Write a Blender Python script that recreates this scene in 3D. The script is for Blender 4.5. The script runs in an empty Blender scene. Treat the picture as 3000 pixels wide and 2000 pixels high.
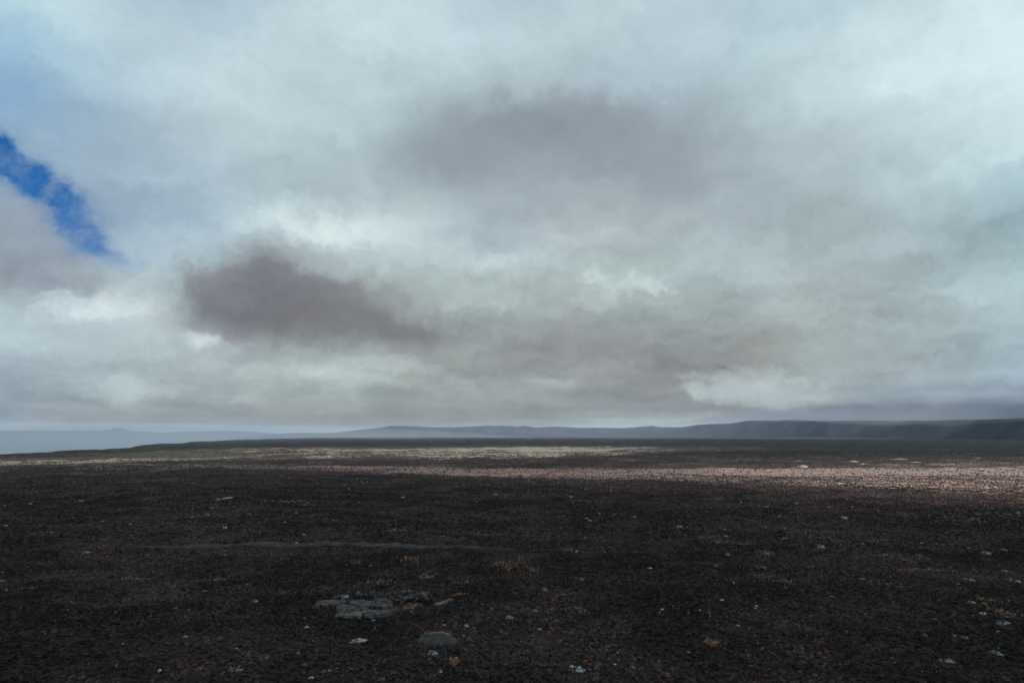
import bpy, bmesh, math, random
import numpy as np
from mathutils import Vector, Matrix, noise as mnoise

scene = bpy.context.scene
COL = scene.collection
R = math.radians
random.seed(7)
rng = np.random.default_rng(11)

# ================================================================ camera
CAM_Z = 25.0
cam_data = bpy.data.cameras.new('camera')
cam_data.lens = 24.0; cam_data.sensor_width = 36.0
cam_data.clip_start = 0.5; cam_data.clip_end = 90000.0
cam = bpy.data.objects.new('camera', cam_data); COL.objects.link(cam)
cam.location = (0, 0, CAM_Z)
cam.rotation_euler = (R(90.0) + math.atan(270 / 2000), 0, 0)
scene.camera = cam

# ================================================================ exposure and sampling
scene.view_settings.view_transform = 'Standard'
scene.view_settings.look = 'None'
scene.view_settings.exposure = 0.0
scene.view_settings.gamma = 1.0
scene.view_settings.use_curve_mapping = False
scene.render.engine = 'CYCLES'
scene.cycles.max_bounces = 6
scene.cycles.diffuse_bounces = 2
scene.cycles.glossy_bounces = 1
scene.cycles.transparent_max_bounces = 24
scene.cycles.volume_bounces = 1
scene.cycles.use_adaptive_sampling = False
scene.cycles.use_denoising = True
scene.cycles.denoising_prefilter = 'ACCURATE'
scene.cycles.caustics_reflective = False
scene.cycles.caustics_refractive = False

# ================================================================ sun
SUN_EL, SUN_AZ = 42.0, 145.0        # azimuth clockwise from +Y: high, behind the camera and to its right
sd = Vector((math.sin(R(SUN_AZ)) * math.cos(R(SUN_EL)), math.cos(R(SUN_AZ)) * math.cos(R(SUN_EL)), math.sin(R(SUN_EL))))
sun_data = bpy.data.lights.new('sun', 'SUN')
sun_data.energy = 5.0; sun_data.angle = R(0.53); sun_data.color = (1.0, 0.94, 0.86)
sun = bpy.data.objects.new('sun', sun_data); COL.objects.link(sun)
sun.rotation_euler = sd.to_track_quat('Z', 'Y').to_euler()

# ================================================================ node helpers
class NT:
    def __init__(s, tree): s.t = tree
    def n(s, kind, **kw):
        x = s.t.nodes.new(kind)
        for k, v in kw.items(): setattr(x, k, v)
        return x
    def put(s, sock, v):
        if isinstance(v, bpy.types.NodeSocket): s.t.links.new(v, sock)
        elif v is not None: sock.default_value = v
    def math(s, op, a, b=None, c=None, clamp=False):
        x = s.n('ShaderNodeMath', operation=op); x.use_clamp = clamp
        for i, v in enumerate((a, b, c)): s.put(x.inputs[i], v)
        return x.outputs[0]
    def vmath(s, op, a, b=None, out=0):
        x = s.n('ShaderNodeVectorMath', operation=op)
        s.put(x.inputs[0], a)
        if b is not None: s.put(x.inputs[3] if op == 'SCALE' else x.inputs[1], b)
        return x.outputs['Value'] if op in ('DOT_PRODUCT', 'LENGTH') else x.outputs[0]
    def noise(s, vec, scale, detail=4, rough=0.55, color=False):
        x = s.n('ShaderNodeTexNoise'); s.put(x.inputs['Vector'], vec)
        x.inputs['Scale'].default_value = scale; x.inputs['Detail'].default_value = detail; x.inputs['Roughness'].default_value = rough
        return x.outputs['Color' if color else 'Fac']
    def step(s, v, a, b, lo=0.0, hi=1.0):
        x = s.n('ShaderNodeMapRange', interpolation_type='SMOOTHSTEP')
        s.put(x.inputs[0], v); x.inputs[1].default_value = a; x.inputs[2].default_value = b
        x.inputs[3].default_value = lo; x.inputs[4].default_value = hi
        return x.outputs[0]
    def mix(s, f, a, b, mode='MIX'):
        x = s.n('ShaderNodeMix', data_type='RGBA', blend_type=mode)
        s.put(x.inputs[0], f)
        for i, v in ((6, a), (7, b)):
            s.put(x.inputs[i], v if isinstance(v, bpy.types.NodeSocket) else (*v, 1.0))
        return x.outputs[2]
    def ramp(s, f, stops, interp='LINEAR'):
        x = s.n('ShaderNodeValToRGB'); r = x.color_ramp; r.interpolation = interp
        while len(r.elements) < len(stops): r.elements.new(0.5)
        for e, (p, c) in zip(r.elements, stops): e.position = p
        for e, (p, c) in zip(r.elements, stops): e.position = p; e.color = (*c, 1)
        s.put(x.inputs[0], f)
        return x.outputs[0]

# ================================================================ world: clear sky seen through gaps in an overcast
world = bpy.data.worlds.new('World'); scene.world = world; world.use_nodes = True
wt = world.node_tree; wt.nodes.clear(); W = NT(wt)
SKY_EL = [-1.5, 0.5, 0.95, 1.3, 1.9, 3.0, 4.6, 6.5, 8.8, 11.2, 13.8, 16.5, 19.5, 22.5, 25.5, 28.5, 31.5, 35.0]
SKY_AZ = [-43.0, -39.26, -35.52, -31.78, -28.04, -24.3, -20.57, -16.83, -13.09, -9.35, -5.61, -1.87, 1.87, 5.61, 9.35, 13.09, 16.83, 20.57, 24.3, 28.04, 31.78, 35.52, 39.26, 43.0]
SKY_COL = [[(0.2724, 0.3107, 0.3473), (0.2724, 0.3107, 0.3473), (0.2746, 0.3107, 0.3438), (0.2788, 0.3089, 0.3316), (0.2741, 0.3032, 0.3209), (0.2877, 0.3101, 0.3141), (0.2977, 0.3137, 0.3078), (0.296, 0.3057, 0.2915), (0.2877, 0.2923, 0.272), (0.282, 0.2839, 0.2618), (0.2889, 0.2962, 0.2705), (0.3074, 0.3259, 0.2969), (0.3492, 0.39, 0.361), (0.3941, 0.4504, 0.4229), (0.4321, 0.4986, 0.4727), (0.4394, 0.5063, 0.4799), (0.4232, 0.4829, 0.4639), (0.3265, 0.3682, 0.372), (0.165, 0.1846, 0.2144), (0.0909, 0.1125, 0.1484), (0.0836, 0.105, 0.1413), (0.0694, 0.0923, 0.1357), (0.0647, 0.0879, 0.1337), (0.0647, 0.0879, 0.1337)], [(0.2724, 0.3107, 0.3473), (0.2724, 0.3107, 0.3473), (0.2749, 0.3107, 0.3433), (0.2785, 0.3086, 0.3311), (0.2746, 0.3034, 0.3207), (0.2881, 0.3103, 0.3139), (0.298, 0.3138, 0.3077), (0.2958, 0.3054, 0.291), (0.2876, 0.2921, 0.2718), (0.2819, 0.2838, 0.2617), (0.289, 0.2963, 0.2706), (0.3075, 0.326, 0.297), (0.3491, 0.3898, 0.3609), (0.3938, 0.4499, 0.4225), (0.4321, 0.4985, 0.4726), (0.4393, 0.5062, 0.4798), (0.4236, 0.4836, 0.4644), (0.3315, 0.3739, 0.3767), (0.1675, 0.187, 0.2165), (0.0931, 0.1147, 0.1505), (0.0836, 0.105, 0.1413), (0.0702, 0.093, 0.136), (0.0647, 0.0879, 0.1337), (0.0647, 0.0879, 0.1337)], [(0.2856, 0.3306, 0.3675), (0.2835, 0.3273, 0.3642), (0.2847, 0.3246, 0.356), (0.2896, 0.3217, 0.3395), (0.288, 0.3175, 0.328), (0.295, 0.3189, 0.318), (0.3022, 0.3184, 0.3096), (0.2991, 0.3089, 0.2928), (0.2906, 0.2956, 0.2741), (0.2843, 0.2862, 0.2634), (0.2892, 0.2959, 0.2698), (0.3047, 0.3214, 0.2925), (0.3417, 0.3783, 0.3502), (0.3802, 0.4296, 0.4036), (0.4116, 0.469, 0.4453), (0.4154, 0.4731, 0.4495), (0.3982, 0.4484, 0.4325), (0.3187, 0.3542, 0.358), (0.1809, 0.1994, 0.2272), (0.1133, 0.1339, 0.1688), (0.1061, 0.1264, 0.1622), (0.0973, 0.1196, 0.1619), (0.0975, 0.1206, 0.1654), (0.1047, 0.1276, 0.1719)], [(0.3001, 0.3525, 0.3899), (0.2971, 0.3479, 0.3853), (0.2984, 0.3441, 0.3736), (0.3073, 0.3428, 0.3527), (0.3124, 0.343, 0.341), (0.309, 0.3365, 0.3264), (0.3119, 0.329, 0.3139), (0.3079, 0.3183, 0.2978), (0.2997, 0.3058, 0.2809), (0.2921, 0.2941, 0.269), (0.2898, 0.2942, 0.267), (0.2949, 0.3055, 0.277), (0.3164, 0.3392, 0.314), (0.336, 0.3646, 0.3434), (0.3503, 0.382, 0.3644), (0.3507, 0.3846, 0.3683), (0.3363, 0.3643, 0.3557), (0.2888, 0.3092, 0.3153), (0.2084, 0.2247, 0.249), (0.1539, 0.1713, 0.2033), (0.1471, 0.1639, 0.1978), (0.1425, 0.1621, 0.2013), (0.1477, 0.1682, 0.2088), (0.1602, 0.1798, 0.219)], [(0.3244, 0.3973, 0.4576), (0.3232, 0.3955, 0.4576), (0.3287, 0.3978, 0.4513), (0.3504, 0.4104, 0.4374), (0.37, 0.4219, 0.429), (0.3477, 0.3935, 0.3952), (0.3474, 0.3815, 0.3783), (0.3421, 0.3691, 0.361), (0.3331, 0.3554, 0.3433), (0.3213, 0.3366, 0.3251), (0.3078, 0.3208, 0.3082), (0.2973, 0.3105, 0.2986), (0.2969, 0.3129, 0.3089), (0.2924, 0.307, 0.3091), (0.2878, 0.3013, 0.3083), (0.2879, 0.306, 0.3154), (0.2853, 0.3018, 0.3177), (0.2815, 0.3001, 0.325), (0.2742, 0.3025, 0.3389), (0.2296, 0.2572, 0.3031), (0.2208, 0.2491, 0.2996), (0.2149, 0.2485, 0.3078), (0.2177, 0.2552, 0.3193), (0.2281, 0.2682, 0.3335)], [(0.349, 0.4406, 0.5064), (0.3465, 0.4383, 0.5052), (0.3565, 0.4504, 0.5089), (0.4022, 0.4993, 0.5311), (0.4511, 0.5392, 0.5473), (0.3887, 0.4438, 0.4555), (0.3982, 0.4586, 0.4559), (0.3951, 0.4553, 0.4474), (0.379, 0.4343, 0.4252), (0.3452, 0.3901, 0.3793), (0.3348, 0.3694, 0.3634), (0.3296, 0.3572, 0.356), (0.323, 0.3512, 0.3503), (0.3122, 0.3394, 0.3415), (0.3027, 0.3271, 0.3321), (0.3029, 0.3192, 0.3243), (0.3308, 0.3625, 0.369), (0.3695, 0.4247, 0.4347), (0.403, 0.4718, 0.4902), (0.3412, 0.4097, 0.4584), (0.3328, 0.4026, 0.4638), (0.3156, 0.3885, 0.4681), (0.3067, 0.383, 0.47), (0.3076, 0.3867, 0.4712)], [(0.3876, 0.485, 0.5409), (0.3759, 0.4693, 0.5267), (0.3801, 0.4721, 0.5245), (0.3992, 0.4889, 0.5262), (0.4049, 0.4836, 0.5078), (0.3991, 0.4699, 0.49), (0.4364, 0.5124, 0.5142), (0.4375, 0.5158, 0.5075), (0.4117, 0.4834, 0.4714), (0.3579, 0.4067, 0.3942), (0.3365, 0.3726, 0.3653), (0.3234, 0.3505, 0.348), (0.3098, 0.3314, 0.3291), (0.2975, 0.316, 0.3149), (0.2891, 0.3053, 0.3053), (0.2934, 0.3078, 0.3078), (0.303, 0.3228, 0.3213), (0.3237, 0.3543, 0.3527), (0.3776, 0.4347, 0.4377), (0.3524, 0.4138, 0.4335), (0.3437, 0.4178, 0.4491), (0.3248, 0.4167, 0.4703), (0.3181, 0.4174, 0.482), (0.3231, 0.4232, 0.4851)], [(0.471, 0.5977, 0.6432), (0.4602, 0.5828, 0.629), (0.4603, 0.5727, 0.6146), (0.4651, 0.563, 0.5955), (0.4578, 0.5452, 0.5714), (0.4618, 0.548, 0.5695), (0.3531, 0.3984, 0.4087), (0.3432, 0.385, 0.3879), (0.3487, 0.3927, 0.3899), (0.3302, 0.3637, 0.358), (0.3226, 0.3532, 0.3486), (0.3136, 0.3406, 0.338), (0.2952, 0.3123, 0.3118), (0.2878, 0.3018, 0.3026), (0.2872, 0.3022, 0.3036), (0.2958, 0.3189, 0.3192), (0.2955, 0.3149, 0.3116), (0.3095, 0.331, 0.3261), (0.3655, 0.4193, 0.4222), (0.355, 0.4233, 0.4398), (0.3502, 0.4294, 0.4554), (0.3492, 0.444, 0.4837), (0.3548, 0.4602, 0.5061), (0.3641, 0.471, 0.5152)], [(0.4165, 0.5187, 0.5664), (0.468, 0.5916, 0.637), (0.5728, 0.7107, 0.7448), (0.5894, 0.7096, 0.7362), (0.4702, 0.5546, 0.583), (0.3211, 0.3585, 0.3844), (0.2297, 0.2386, 0.2533), (0.2199, 0.2222, 0.233), (0.246, 0.2518, 0.2598), (0.2801, 0.2977, 0.3011), (0.3156, 0.3472, 0.3483), (0.3374, 0.377, 0.3774), (0.3198, 0.348, 0.3499), (0.319, 0.3471, 0.3512), (0.3254, 0.3591, 0.365), (0.3359, 0.3817, 0.3857), (0.3401, 0.3841, 0.385), (0.3483, 0.392, 0.392), (0.3728, 0.4299, 0.4322), (0.3673, 0.4381, 0.4553), (0.3779, 0.4655, 0.4893), (0.397, 0.5036, 0.5343), (0.404, 0.5218, 0.5592), (0.4063, 0.53, 0.5677)], [(0.3007, 0.3566, 0.4129), (0.2982, 0.3538, 0.407), (0.2894, 0.3466, 0.3968), (0.4233, 0.517, 0.5604), (0.4848, 0.5891, 0.6233), (0.3005, 0.3427, 0.3742), (0.222, 0.2339, 0.2553), (0.2465, 0.2591, 0.2752), (0.2883, 0.3089, 0.3211), (0.3276, 0.364, 0.3728), (0.3689, 0.4274, 0.4321), (0.4022, 0.477, 0.4797), (0.3971, 0.4589, 0.4677), (0.3943, 0.4551, 0.4655), (0.3966, 0.4628, 0.4729), (0.418, 0.4981, 0.5073), (0.4111, 0.4915, 0.5022), (0.3901, 0.4634, 0.4764), (0.3898, 0.4582, 0.4702), (0.3796, 0.4555, 0.4788), (0.3844, 0.4801, 0.5058), (0.4012, 0.5257, 0.5566), (0.3975, 0.5372, 0.5813), (0.3803, 0.52, 0.5705)], [(0.305, 0.3935, 0.4953), (0.305, 0.3779, 0.4602), (0.305, 0.3813, 0.4738), (0.3366, 0.438, 0.545), (0.4159, 0.5405, 0.6271), (0.4155, 0.5226, 0.577), (0.3476, 0.4064, 0.442), (0.4063, 0.4723, 0.4965), (0.4948, 0.5877, 0.6013), (0.5202, 0.6271, 0.6318), (0.494, 0.593, 0.5992), (0.4705, 0.5609, 0.5695), (0.4753, 0.5661, 0.5743), (0.4713, 0.5615, 0.5693), (0.4704, 0.5617, 0.5685), (0.4963, 0.5972, 0.6043), (0.4538, 0.5464, 0.5624), (0.4013, 0.4823, 0.5067), (0.4014, 0.4842, 0.5109), (0.3959, 0.4868, 0.5159), (0.3833, 0.4838, 0.5131), (0.3636, 0.4833, 0.5258), (0.3597, 0.5049, 0.5668), (0.3672, 0.5177, 0.5805)], [(0.3117, 0.441, 0.5727), (0.3085, 0.4272, 0.5566), (0.3068, 0.4162, 0.5431), (0.3127, 0.4206, 0.5469), (0.3453, 0.4625, 0.5772), (0.4037, 0.5295, 0.6119), (0.4875, 0.6118, 0.659), (0.5632, 0.6833, 0.7058), (0.591, 0.7034, 0.7146), (0.5242, 0.6286, 0.6537), (0.445, 0.5327, 0.5716), (0.3988, 0.4748, 0.5198), (0.4223, 0.497, 0.5353), (0.4352, 0.5128, 0.5386), (0.4382, 0.5194, 0.5353), (0.4119, 0.4892, 0.521), (0.3886, 0.4631, 0.4994), (0.3779, 0.4543, 0.488), (0.3937, 0.4824, 0.5129), (0.4039, 0.5021, 0.535), (0.4144, 0.5297, 0.5638), (0.4191, 0.5643, 0.6076), (0.4402, 0.6008, 0.6582), (0.5043, 0.667, 0.7174)], [(0.2623, 0.4126, 0.5972), (0.2834, 0.4284, 0.5916), (0.32, 0.4502, 0.5805), (0.3621, 0.4754, 0.5825), (0.3853, 0.4985, 0.5909), (0.4019, 0.5203, 0.5946), (0.4215, 0.5274, 0.5798), (0.4333, 0.5385, 0.582), (0.4524, 0.5615, 0.5979), (0.4808, 0.5982, 0.6263), (0.4325, 0.5264, 0.5585), (0.3849, 0.4594, 0.4957), (0.3626, 0.4311, 0.4691), (0.3674, 0.4379, 0.4743), (0.3772, 0.4508, 0.4863), (0.3493, 0.4119, 0.4535), (0.3498, 0.4137, 0.4537), (0.3732, 0.4493, 0.4832), (0.393, 0.4861, 0.5194), (0.4202, 0.5279, 0.5621), (0.4701, 0.6011, 0.6324), (0.5447, 0.6971, 0.7316), (0.6122, 0.7721, 0.8144), (0.6583, 0.8148, 0.8549)], [(0.2849, 0.4587, 0.6494), (0.2623, 0.4252, 0.6236), (0.3115, 0.4583, 0.6007), (0.371, 0.5001, 0.6058), (0.4343, 0.5574, 0.6336), (0.473, 0.597, 0.6515), (0.4749, 0.5889, 0.6345), (0.4504, 0.5591, 0.6034), (0.4218, 0.5245, 0.5681), (0.3955, 0.4902, 0.5322), (0.3603, 0.4349, 0.4765), (0.334, 0.3942, 0.4359), (0.3343, 0.3942, 0.4363), (0.3271, 0.3841, 0.4279), (0.3156, 0.3679, 0.414), (0.3204, 0.3704, 0.4173), (0.3504, 0.4122, 0.4563), (0.4005, 0.4867, 0.5246), (0.4292, 0.5314, 0.5699), (0.4772, 0.5899, 0.6292), (0.5465, 0.6714, 0.7119), (0.6255, 0.771, 0.8129), (0.6694, 0.8211, 0.8679), (0.6782, 0.8293, 0.8781)], [(0.4402, 0.6472, 0.7604), (0.3553, 0.5501, 0.7038), (0.4032, 0.5757, 0.6905), (0.4524, 0.6059, 0.6891), (0.5179, 0.6581, 0.7185), (0.5451, 0.6771, 0.7249), (0.5384, 0.6645, 0.7078), (0.5093, 0.6312, 0.6739), (0.4746, 0.5939, 0.6386), (0.4318, 0.5487, 0.5994), (0.3606, 0.4437, 0.4954), (0.314, 0.3749, 0.4261), (0.3093, 0.367, 0.4175), (0.3029, 0.3549, 0.405), (0.2982, 0.3451, 0.3949), (0.3265, 0.3888, 0.4423), (0.3733, 0.4584, 0.5101), (0.4317, 0.5463, 0.5884), (0.4817, 0.6033, 0.6415), (0.5615, 0.6892, 0.7266), (0.6353, 0.772, 0.8144), (0.6638, 0.8093, 0.8574), (0.6937, 0.8467, 0.8963), (0.6898, 0.8423, 0.8963)], [(0.5149, 0.7305, 0.807), (0.5149, 0.7305, 0.807), (0.5487, 0.728, 0.793), (0.4912, 0.6512, 0.7257), (0.4977, 0.6383, 0.714), (0.5164, 0.652, 0.72), (0.547, 0.6841, 0.735), (0.5496, 0.6802, 0.7286), (0.5146, 0.64, 0.6902), (0.4622, 0.5839, 0.6368), (0.4576, 0.5741, 0.6201), (0.4512, 0.5619, 0.6043), (0.4443, 0.5537, 0.5995), (0.4368, 0.5514, 0.6055), (0.4301, 0.5529, 0.6178), (0.434, 0.5498, 0.6143), (0.4499, 0.5707, 0.63), (0.4732, 0.6068, 0.6575), (0.5114, 0.6429, 0.6954), (0.5641, 0.7008, 0.7534), (0.6029, 0.75, 0.8011), (0.6432, 0.7939, 0.848), (0.6867, 0.8388, 0.8963), (0.6867, 0.8388, 0.8963)], [(0.5149, 0.7305, 0.807), (0.5179, 0.7315, 0.807), (0.575, 0.752, 0.807), (0.4564, 0.6213, 0.704), (0.4192, 0.5678, 0.6671), (0.4474, 0.5836, 0.6743), (0.5089, 0.643, 0.7036), (0.5548, 0.6925, 0.7441), (0.5804, 0.7178, 0.7644), (0.5779, 0.7146, 0.7602), (0.5402, 0.6732, 0.7298), (0.514, 0.6433, 0.704), (0.5139, 0.6432, 0.6952), (0.5095, 0.6386, 0.6909), (0.5037, 0.6317, 0.6875), (0.4994, 0.6268, 0.6915), (0.4967, 0.6274, 0.6962), (0.4879, 0.6282, 0.6956), (0.4889, 0.6409, 0.7103), (0.5097, 0.6676, 0.7341), (0.5622, 0.7172, 0.7758), (0.6329, 0.7857, 0.8411), (0.6839, 0.8361, 0.8934), (0.6867, 0.8388, 0.8963)], [(0.5149, 0.7305, 0.807), (0.524, 0.7338, 0.807), (0.5703, 0.7452, 0.801), (0.4464, 0.6103, 0.6953), (0.4182, 0.5655, 0.6658), (0.445, 0.5807, 0.6715), (0.5059, 0.6342, 0.6966), (0.5381, 0.6709, 0.7256), (0.5612, 0.6919, 0.7433), (0.5771, 0.7009, 0.7527), (0.5253, 0.6506, 0.7263), (0.4887, 0.6185, 0.7055), (0.4816, 0.6226, 0.6967), (0.4936, 0.6323, 0.6939), (0.5149, 0.6445, 0.6942), (0.5149, 0.6445, 0.7078), (0.5066, 0.6407, 0.7116), (0.487, 0.6316, 0.702), (0.4851, 0.6393, 0.7102), (0.5061, 0.6642, 0.7314), (0.5563, 0.7114, 0.7704), (0.6268, 0.7797, 0.8352), (0.6781, 0.8304, 0.8875), (0.6867, 0.8388, 0.8963)]]
SKY_GAPS = [(-38.02, 18.17, 3.62, 3.29, 0, 1.35), (-36.51, 16.94, 5.92, 1.81, -42, 0.75), (-34.51, 16.39, 4.28, 1.97, -28, 0.95), (-32.97, 14.29, 6.91, 2.63, -42, 0.7), (-31.39, 13.22, 5.92, 1.64, -10, 0.5), (-38.58, 22.95, 8.55, 8.55, 0, 0.12), (-37.22, 24.43, 5.26, 1.97, -20, 0.08)]        # azimuth, elevation, radii, turn (degrees), amount
SKY_SPOTS = [(-18.1, 16.71, 9.46, 2.88, 6, 0.256), (-24.76, 7.29, 2.88, 1.23, 0, 0.384), (-32.34, 9.43, 5.76, 2.26, 15, 0.272), (-2.85, 14.44, 7.4, 1.44, -5, 0.192), (7.94, 12.82, 4.93, 2.06, 0, 0.272), (12.27, 12.47, 3.08, 1.15, -10, 0.224), (-29.42, 2.63, 5.76, 1.64, -5, 0.256), (-14.54, 4.33, 6.17, 1.64, -5, 0.192), (19.79, 3.77, 7.4, 2.06, -8, 0.416), (15.79, 3.15, 2.88, 1.15, -15, 0.208), (30.56, 3.98, 4.93, 1.44, 0, 0.128), (-8.95, 5.65, 5.34, 0.9, 0, 0.16), (5.97, 3.55, 2.47, 0.74, -10, 0.16), (2.7, 4.18, 4.52, 0.82, -22, 0.192), (-4.6, 4.68, 3.7, 0.74, -30, 0.192), (-20.31, 6.67, 4.93, 1.03, 0, 0.128), (-6.61, 17.14, 3.7, 4.93, 0, 0.08), (24.2, 20.36, 6.58, 2.47, 0, 0.08), (34.87, 9.16, 6.58, 2.47, 0, 0.08), (-35.74, 6.97, 5.76, 2.06, 0, 0.096), (16.54, 5.06, 1.85, 0.53, -22, -0.448), (13.12, 5.57, 4.52, 0.9, -10, -0.192), (10.18, 14.98, 9.04, 1.64, -6, -0.144), (-19.16, 10.17, 8.22, 3.29, 0, -0.16), (-20.57, 12.14, 4.93, 2.47, 0, -0.08), (-11.15, 7.98, 6.17, 1.4, -2, -0.224), (1.98, 6.0, 5.34, 1.23, 0, -0.16), (5.65, 6.63, 4.93, 1.07, 0, -0.16), (6.32, 3.0, 2.88, 1.07, 0, -0.192), (-12.01, 13.37, 2.06, 1.64, 0, -0.128), (-7.95, 9.39, 2.88, 1.64, 0, -0.112), (-30.65, 4.54, 3.7, 0.99, -5, -0.112), (-25.65, 1.97, 8.22, 0.82, 0, -0.128), (-13.42, 1.6, 10.69, 0.66, 0, -0.128), (29.03, 1.82, 9.87, 0.66, 0, -0.224), (24.7, 1.95, 8.22, 0.58, 0, -0.192), (34.58, 2.1, 4.93, 0.58, 5, -0.16), (3.99, 24.79, 9.87, 2.88, -5, -0.112), (10.7, 21.11, 8.22, 2.47, -12, -0.112), (-4.42, 22.08, 2.88, 4.93, 0, -0.08), (-36.12, 11.7, 6.58, 2.47, -10, -0.096), (37.23, 13.88, 6.58, 2.47, 20, -0.096), (15.37, 10.38, 8.22, 1.64, -10, -0.08), (-25.52, 10.06, 2.47, 2.47, 0, -0.192), (33.32, 9.02, 8.22, 1.23, -5, -0.064), (25.59, 17.26, 8.22, 2.06, -20, -0.064)]       # brighter puffs and darker cloud bases
SKY_MASSES = [([(-20.47, 10.09, 13.57, 6.99, -4, 0.9), (-18.92, 12.26, 9.46, 6.17, 0, 0.55), (-23.7, 10.54, 7.4, 5.34, 0, 0.5), (-11.18, 8.94, 10.69, 4.11, -10, 0.8), (-13.4, 12.24, 3.7, 4.52, 0, 0.35), (-7.2, 8.5, 8.22, 2.47, -6, 0.5), (-17.23, 12.37, 4.93, 3.7, 0, 0.3)], (0.1946, 0.1981, 0.2195), 0.12, 0.85, 0.82), ([(-36.65, 12.21, 13.57, 8.63, -30, 1.0), (-35.29, 10.62, 10.28, 4.93, -20, 0.6)], (0.305, 0.3515, 0.4125), 0.2, 0.6, 0.55), ([(19.46, 3.6, 11.1, 3.08, -8, 0.95), (22.63, 3.36, 6.17, 3.08, 0, 0.5), (15.95, 2.98, 4.52, 1.64, -15, 0.5)], (0.4678, 0.5457, 0.5583), 0.15, 0.7, 0.55), ([(-32.34, 9.37, 7.81, 2.67, 12, 1.0), (-29.55, 8.74, 6.17, 2.06, 0, 0.5)], (0.6867, 0.7913, 0.807), 0.1, 1.0, 0.6), ([(-17.42, 16.77, 10.69, 2.88, 6, 1.0), (-20.82, 17.19, 4.93, 1.64, 0, 0.4)], (0.6724, 0.7758, 0.7605), 0.1, 1.0, 0.55), ([(-24.45, 7.24, 3.08, 1.32, 0, 1.1)], (0.6308, 0.7157, 0.7011), 0.1, 1.0, 0.6), ([(7.94, 12.82, 6.99, 2.88, 0, 1.0), (12.27, 12.37, 4.93, 1.73, -12, 1.0)], (0.5906, 0.7011, 0.6939), 0.1, 0.9, 0.65), ([(-2.84, 14.18, 9.04, 1.64, -4, 1.0)], (0.5395, 0.6514, 0.6445), 0.1, 0.95, 0.5), ([(-8.6, 5.58, 5.76, 1.4, 0, 1.0), (4.16, 3.99, 5.34, 0.99, -20, 0.8)], (0.4564, 0.5271, 0.5149), 0.12, 0.9, 0.5), ([(-14.53, 4.23, 7.81, 2.06, -5, 0.9)], (0.491, 0.5711, 0.552), 0.1, 0.95, 0.5), ([(-29.42, 2.63, 7.4, 1.97, -6, 1.0)], (0.5149, 0.6038, 0.5906), 0.1, 0.95, 0.55), ([(1.99, 7.1, 17.27, 2.88, -4, 0.8), (11.73, 5.7, 9.46, 2.06, -8, 0.7), (5.67, 8.52, 10.28, 2.47, 0, 0.4)], (0.2747, 0.2789, 0.2831), 0.2, 0.7, 0.5), ([(6.32, 2.9, 4.52, 1.56, 0, 1.0), (0.87, 2.55, 3.29, 0.99, 0, 0.6)], (0.2542, 0.2664, 0.2789), 0.2, 0.6, 0.5), ([(3.99, 24.79, 18.09, 6.17, -8, 1.0), (10.33, 21.13, 12.33, 4.52, -20, 0.7), (-5.95, 22.71, 9.87, 7.81, 0, 1.0), (-10.38, 20.1, 4.93, 3.7, 0, 0.4)], (0.2747, 0.314, 0.3515), 0.1, 0.9, 0.62), ([(31.73, 1.55, 17.27, 0.9, 0, 1.1), (24.67, 1.5, 12.33, 0.66, 0, 0.8)], (0.15, 0.1779, 0.2384), 0.2, 0.7, 0.6)]
tc = W.n('ShaderNodeTexCoord'); d = tc.outputs['Generated']
warp = W.vmath('SUBTRACT', W.noise(d, 6.0, 7, 0.62, color=True), (0.5, 0.5, 0.5))
warp2 = W.vmath('SUBTRACT', W.noise(d, 26.0, 6, 0.6, color=True), (0.5, 0.5, 0.5))
sep = W.n('ShaderNodeSeparateXYZ'); W.put(sep.inputs[0], d)
az = W.math('ARCTAN2', sep.outputs[0], sep.outputs[1])
el = W.math('ARCSINE', sep.outputs[2])
sw = W.n('ShaderNodeSeparateXYZ'); W.put(sw.inputs[0], warp)
sw2 = W.n('ShaderNodeSeparateXYZ'); W.put(sw2.inputs[0], warp2)
calm = W.step(el, 0.0, 0.22, 0.18, 1.0)                      # cloud bases flatten towards the horizon
azw = W.math('ADD', az, W.math('MULTIPLY_ADD', sw.outputs[0], 0.11, W.math('MULTIPLY', sw2.outputs[0], 0.05)))
elw = W.math('ADD', el, W.math('MULTIPLY', calm, W.math('MULTIPLY_ADD', sw.outputs[1], 0.09, W.math('MULTIPLY', sw2.outputs[1], 0.045))))
azd = W.math('MULTIPLY', azw, 180 / math.pi); eld = W.math('MULTIPLY', elw, 180 / math.pi)
half = SKY_AZ[-1]                                             # the cloud pattern is mirrored on and on round the compass
fold = W.math('PINGPONG', W.math('ADD', azd, half + 8 * half), 2 * half)
f = W.math('DIVIDE', fold, 2 * half)
cloud = None
for i, (e, row) in enumerate(zip(SKY_EL, SKY_COL)):
    c = W.ramp(f, [((a + half) / (2 * half), col) for a, col in zip(SKY_AZ, row)], 'CARDINAL')
    cloud = c if cloud is None else W.mix(W.step(eld, SKY_EL[i - 1], e), cloud, c)
den = W.math('ADD', W.math('MAXIMUM', sep.outputs[2], 0.0), 0.10)
comb = W.n('ShaderNodeCombineXYZ'); W.put(comb.inputs[0], W.math('DIVIDE', sep.outputs[0], den)); W.put(comb.inputs[1], W.math('DIVIDE', sep.outputs[1], den))
deck = W.vmath('ADD', comb.outputs[0], W.vmath('SCALE', warp, 1.2))
wisps = W.noise(deck, 1.5, 9, 0.55)
soft = W.noise(W.vmath('ADD', d, W.vmath('SCALE', warp, 0.35)), 9.0, 8, 0.5)
cs = W.n('ShaderNodeCombineXYZ'); W.put(cs.inputs[0], azw); W.put(cs.inputs[1], W.math('MULTIPLY', W.math('POWER', W.math('MAXIMUM', elw, 0.0), 0.75), 2.6)); W.put(cs.inputs[2], 3.0)
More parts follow.
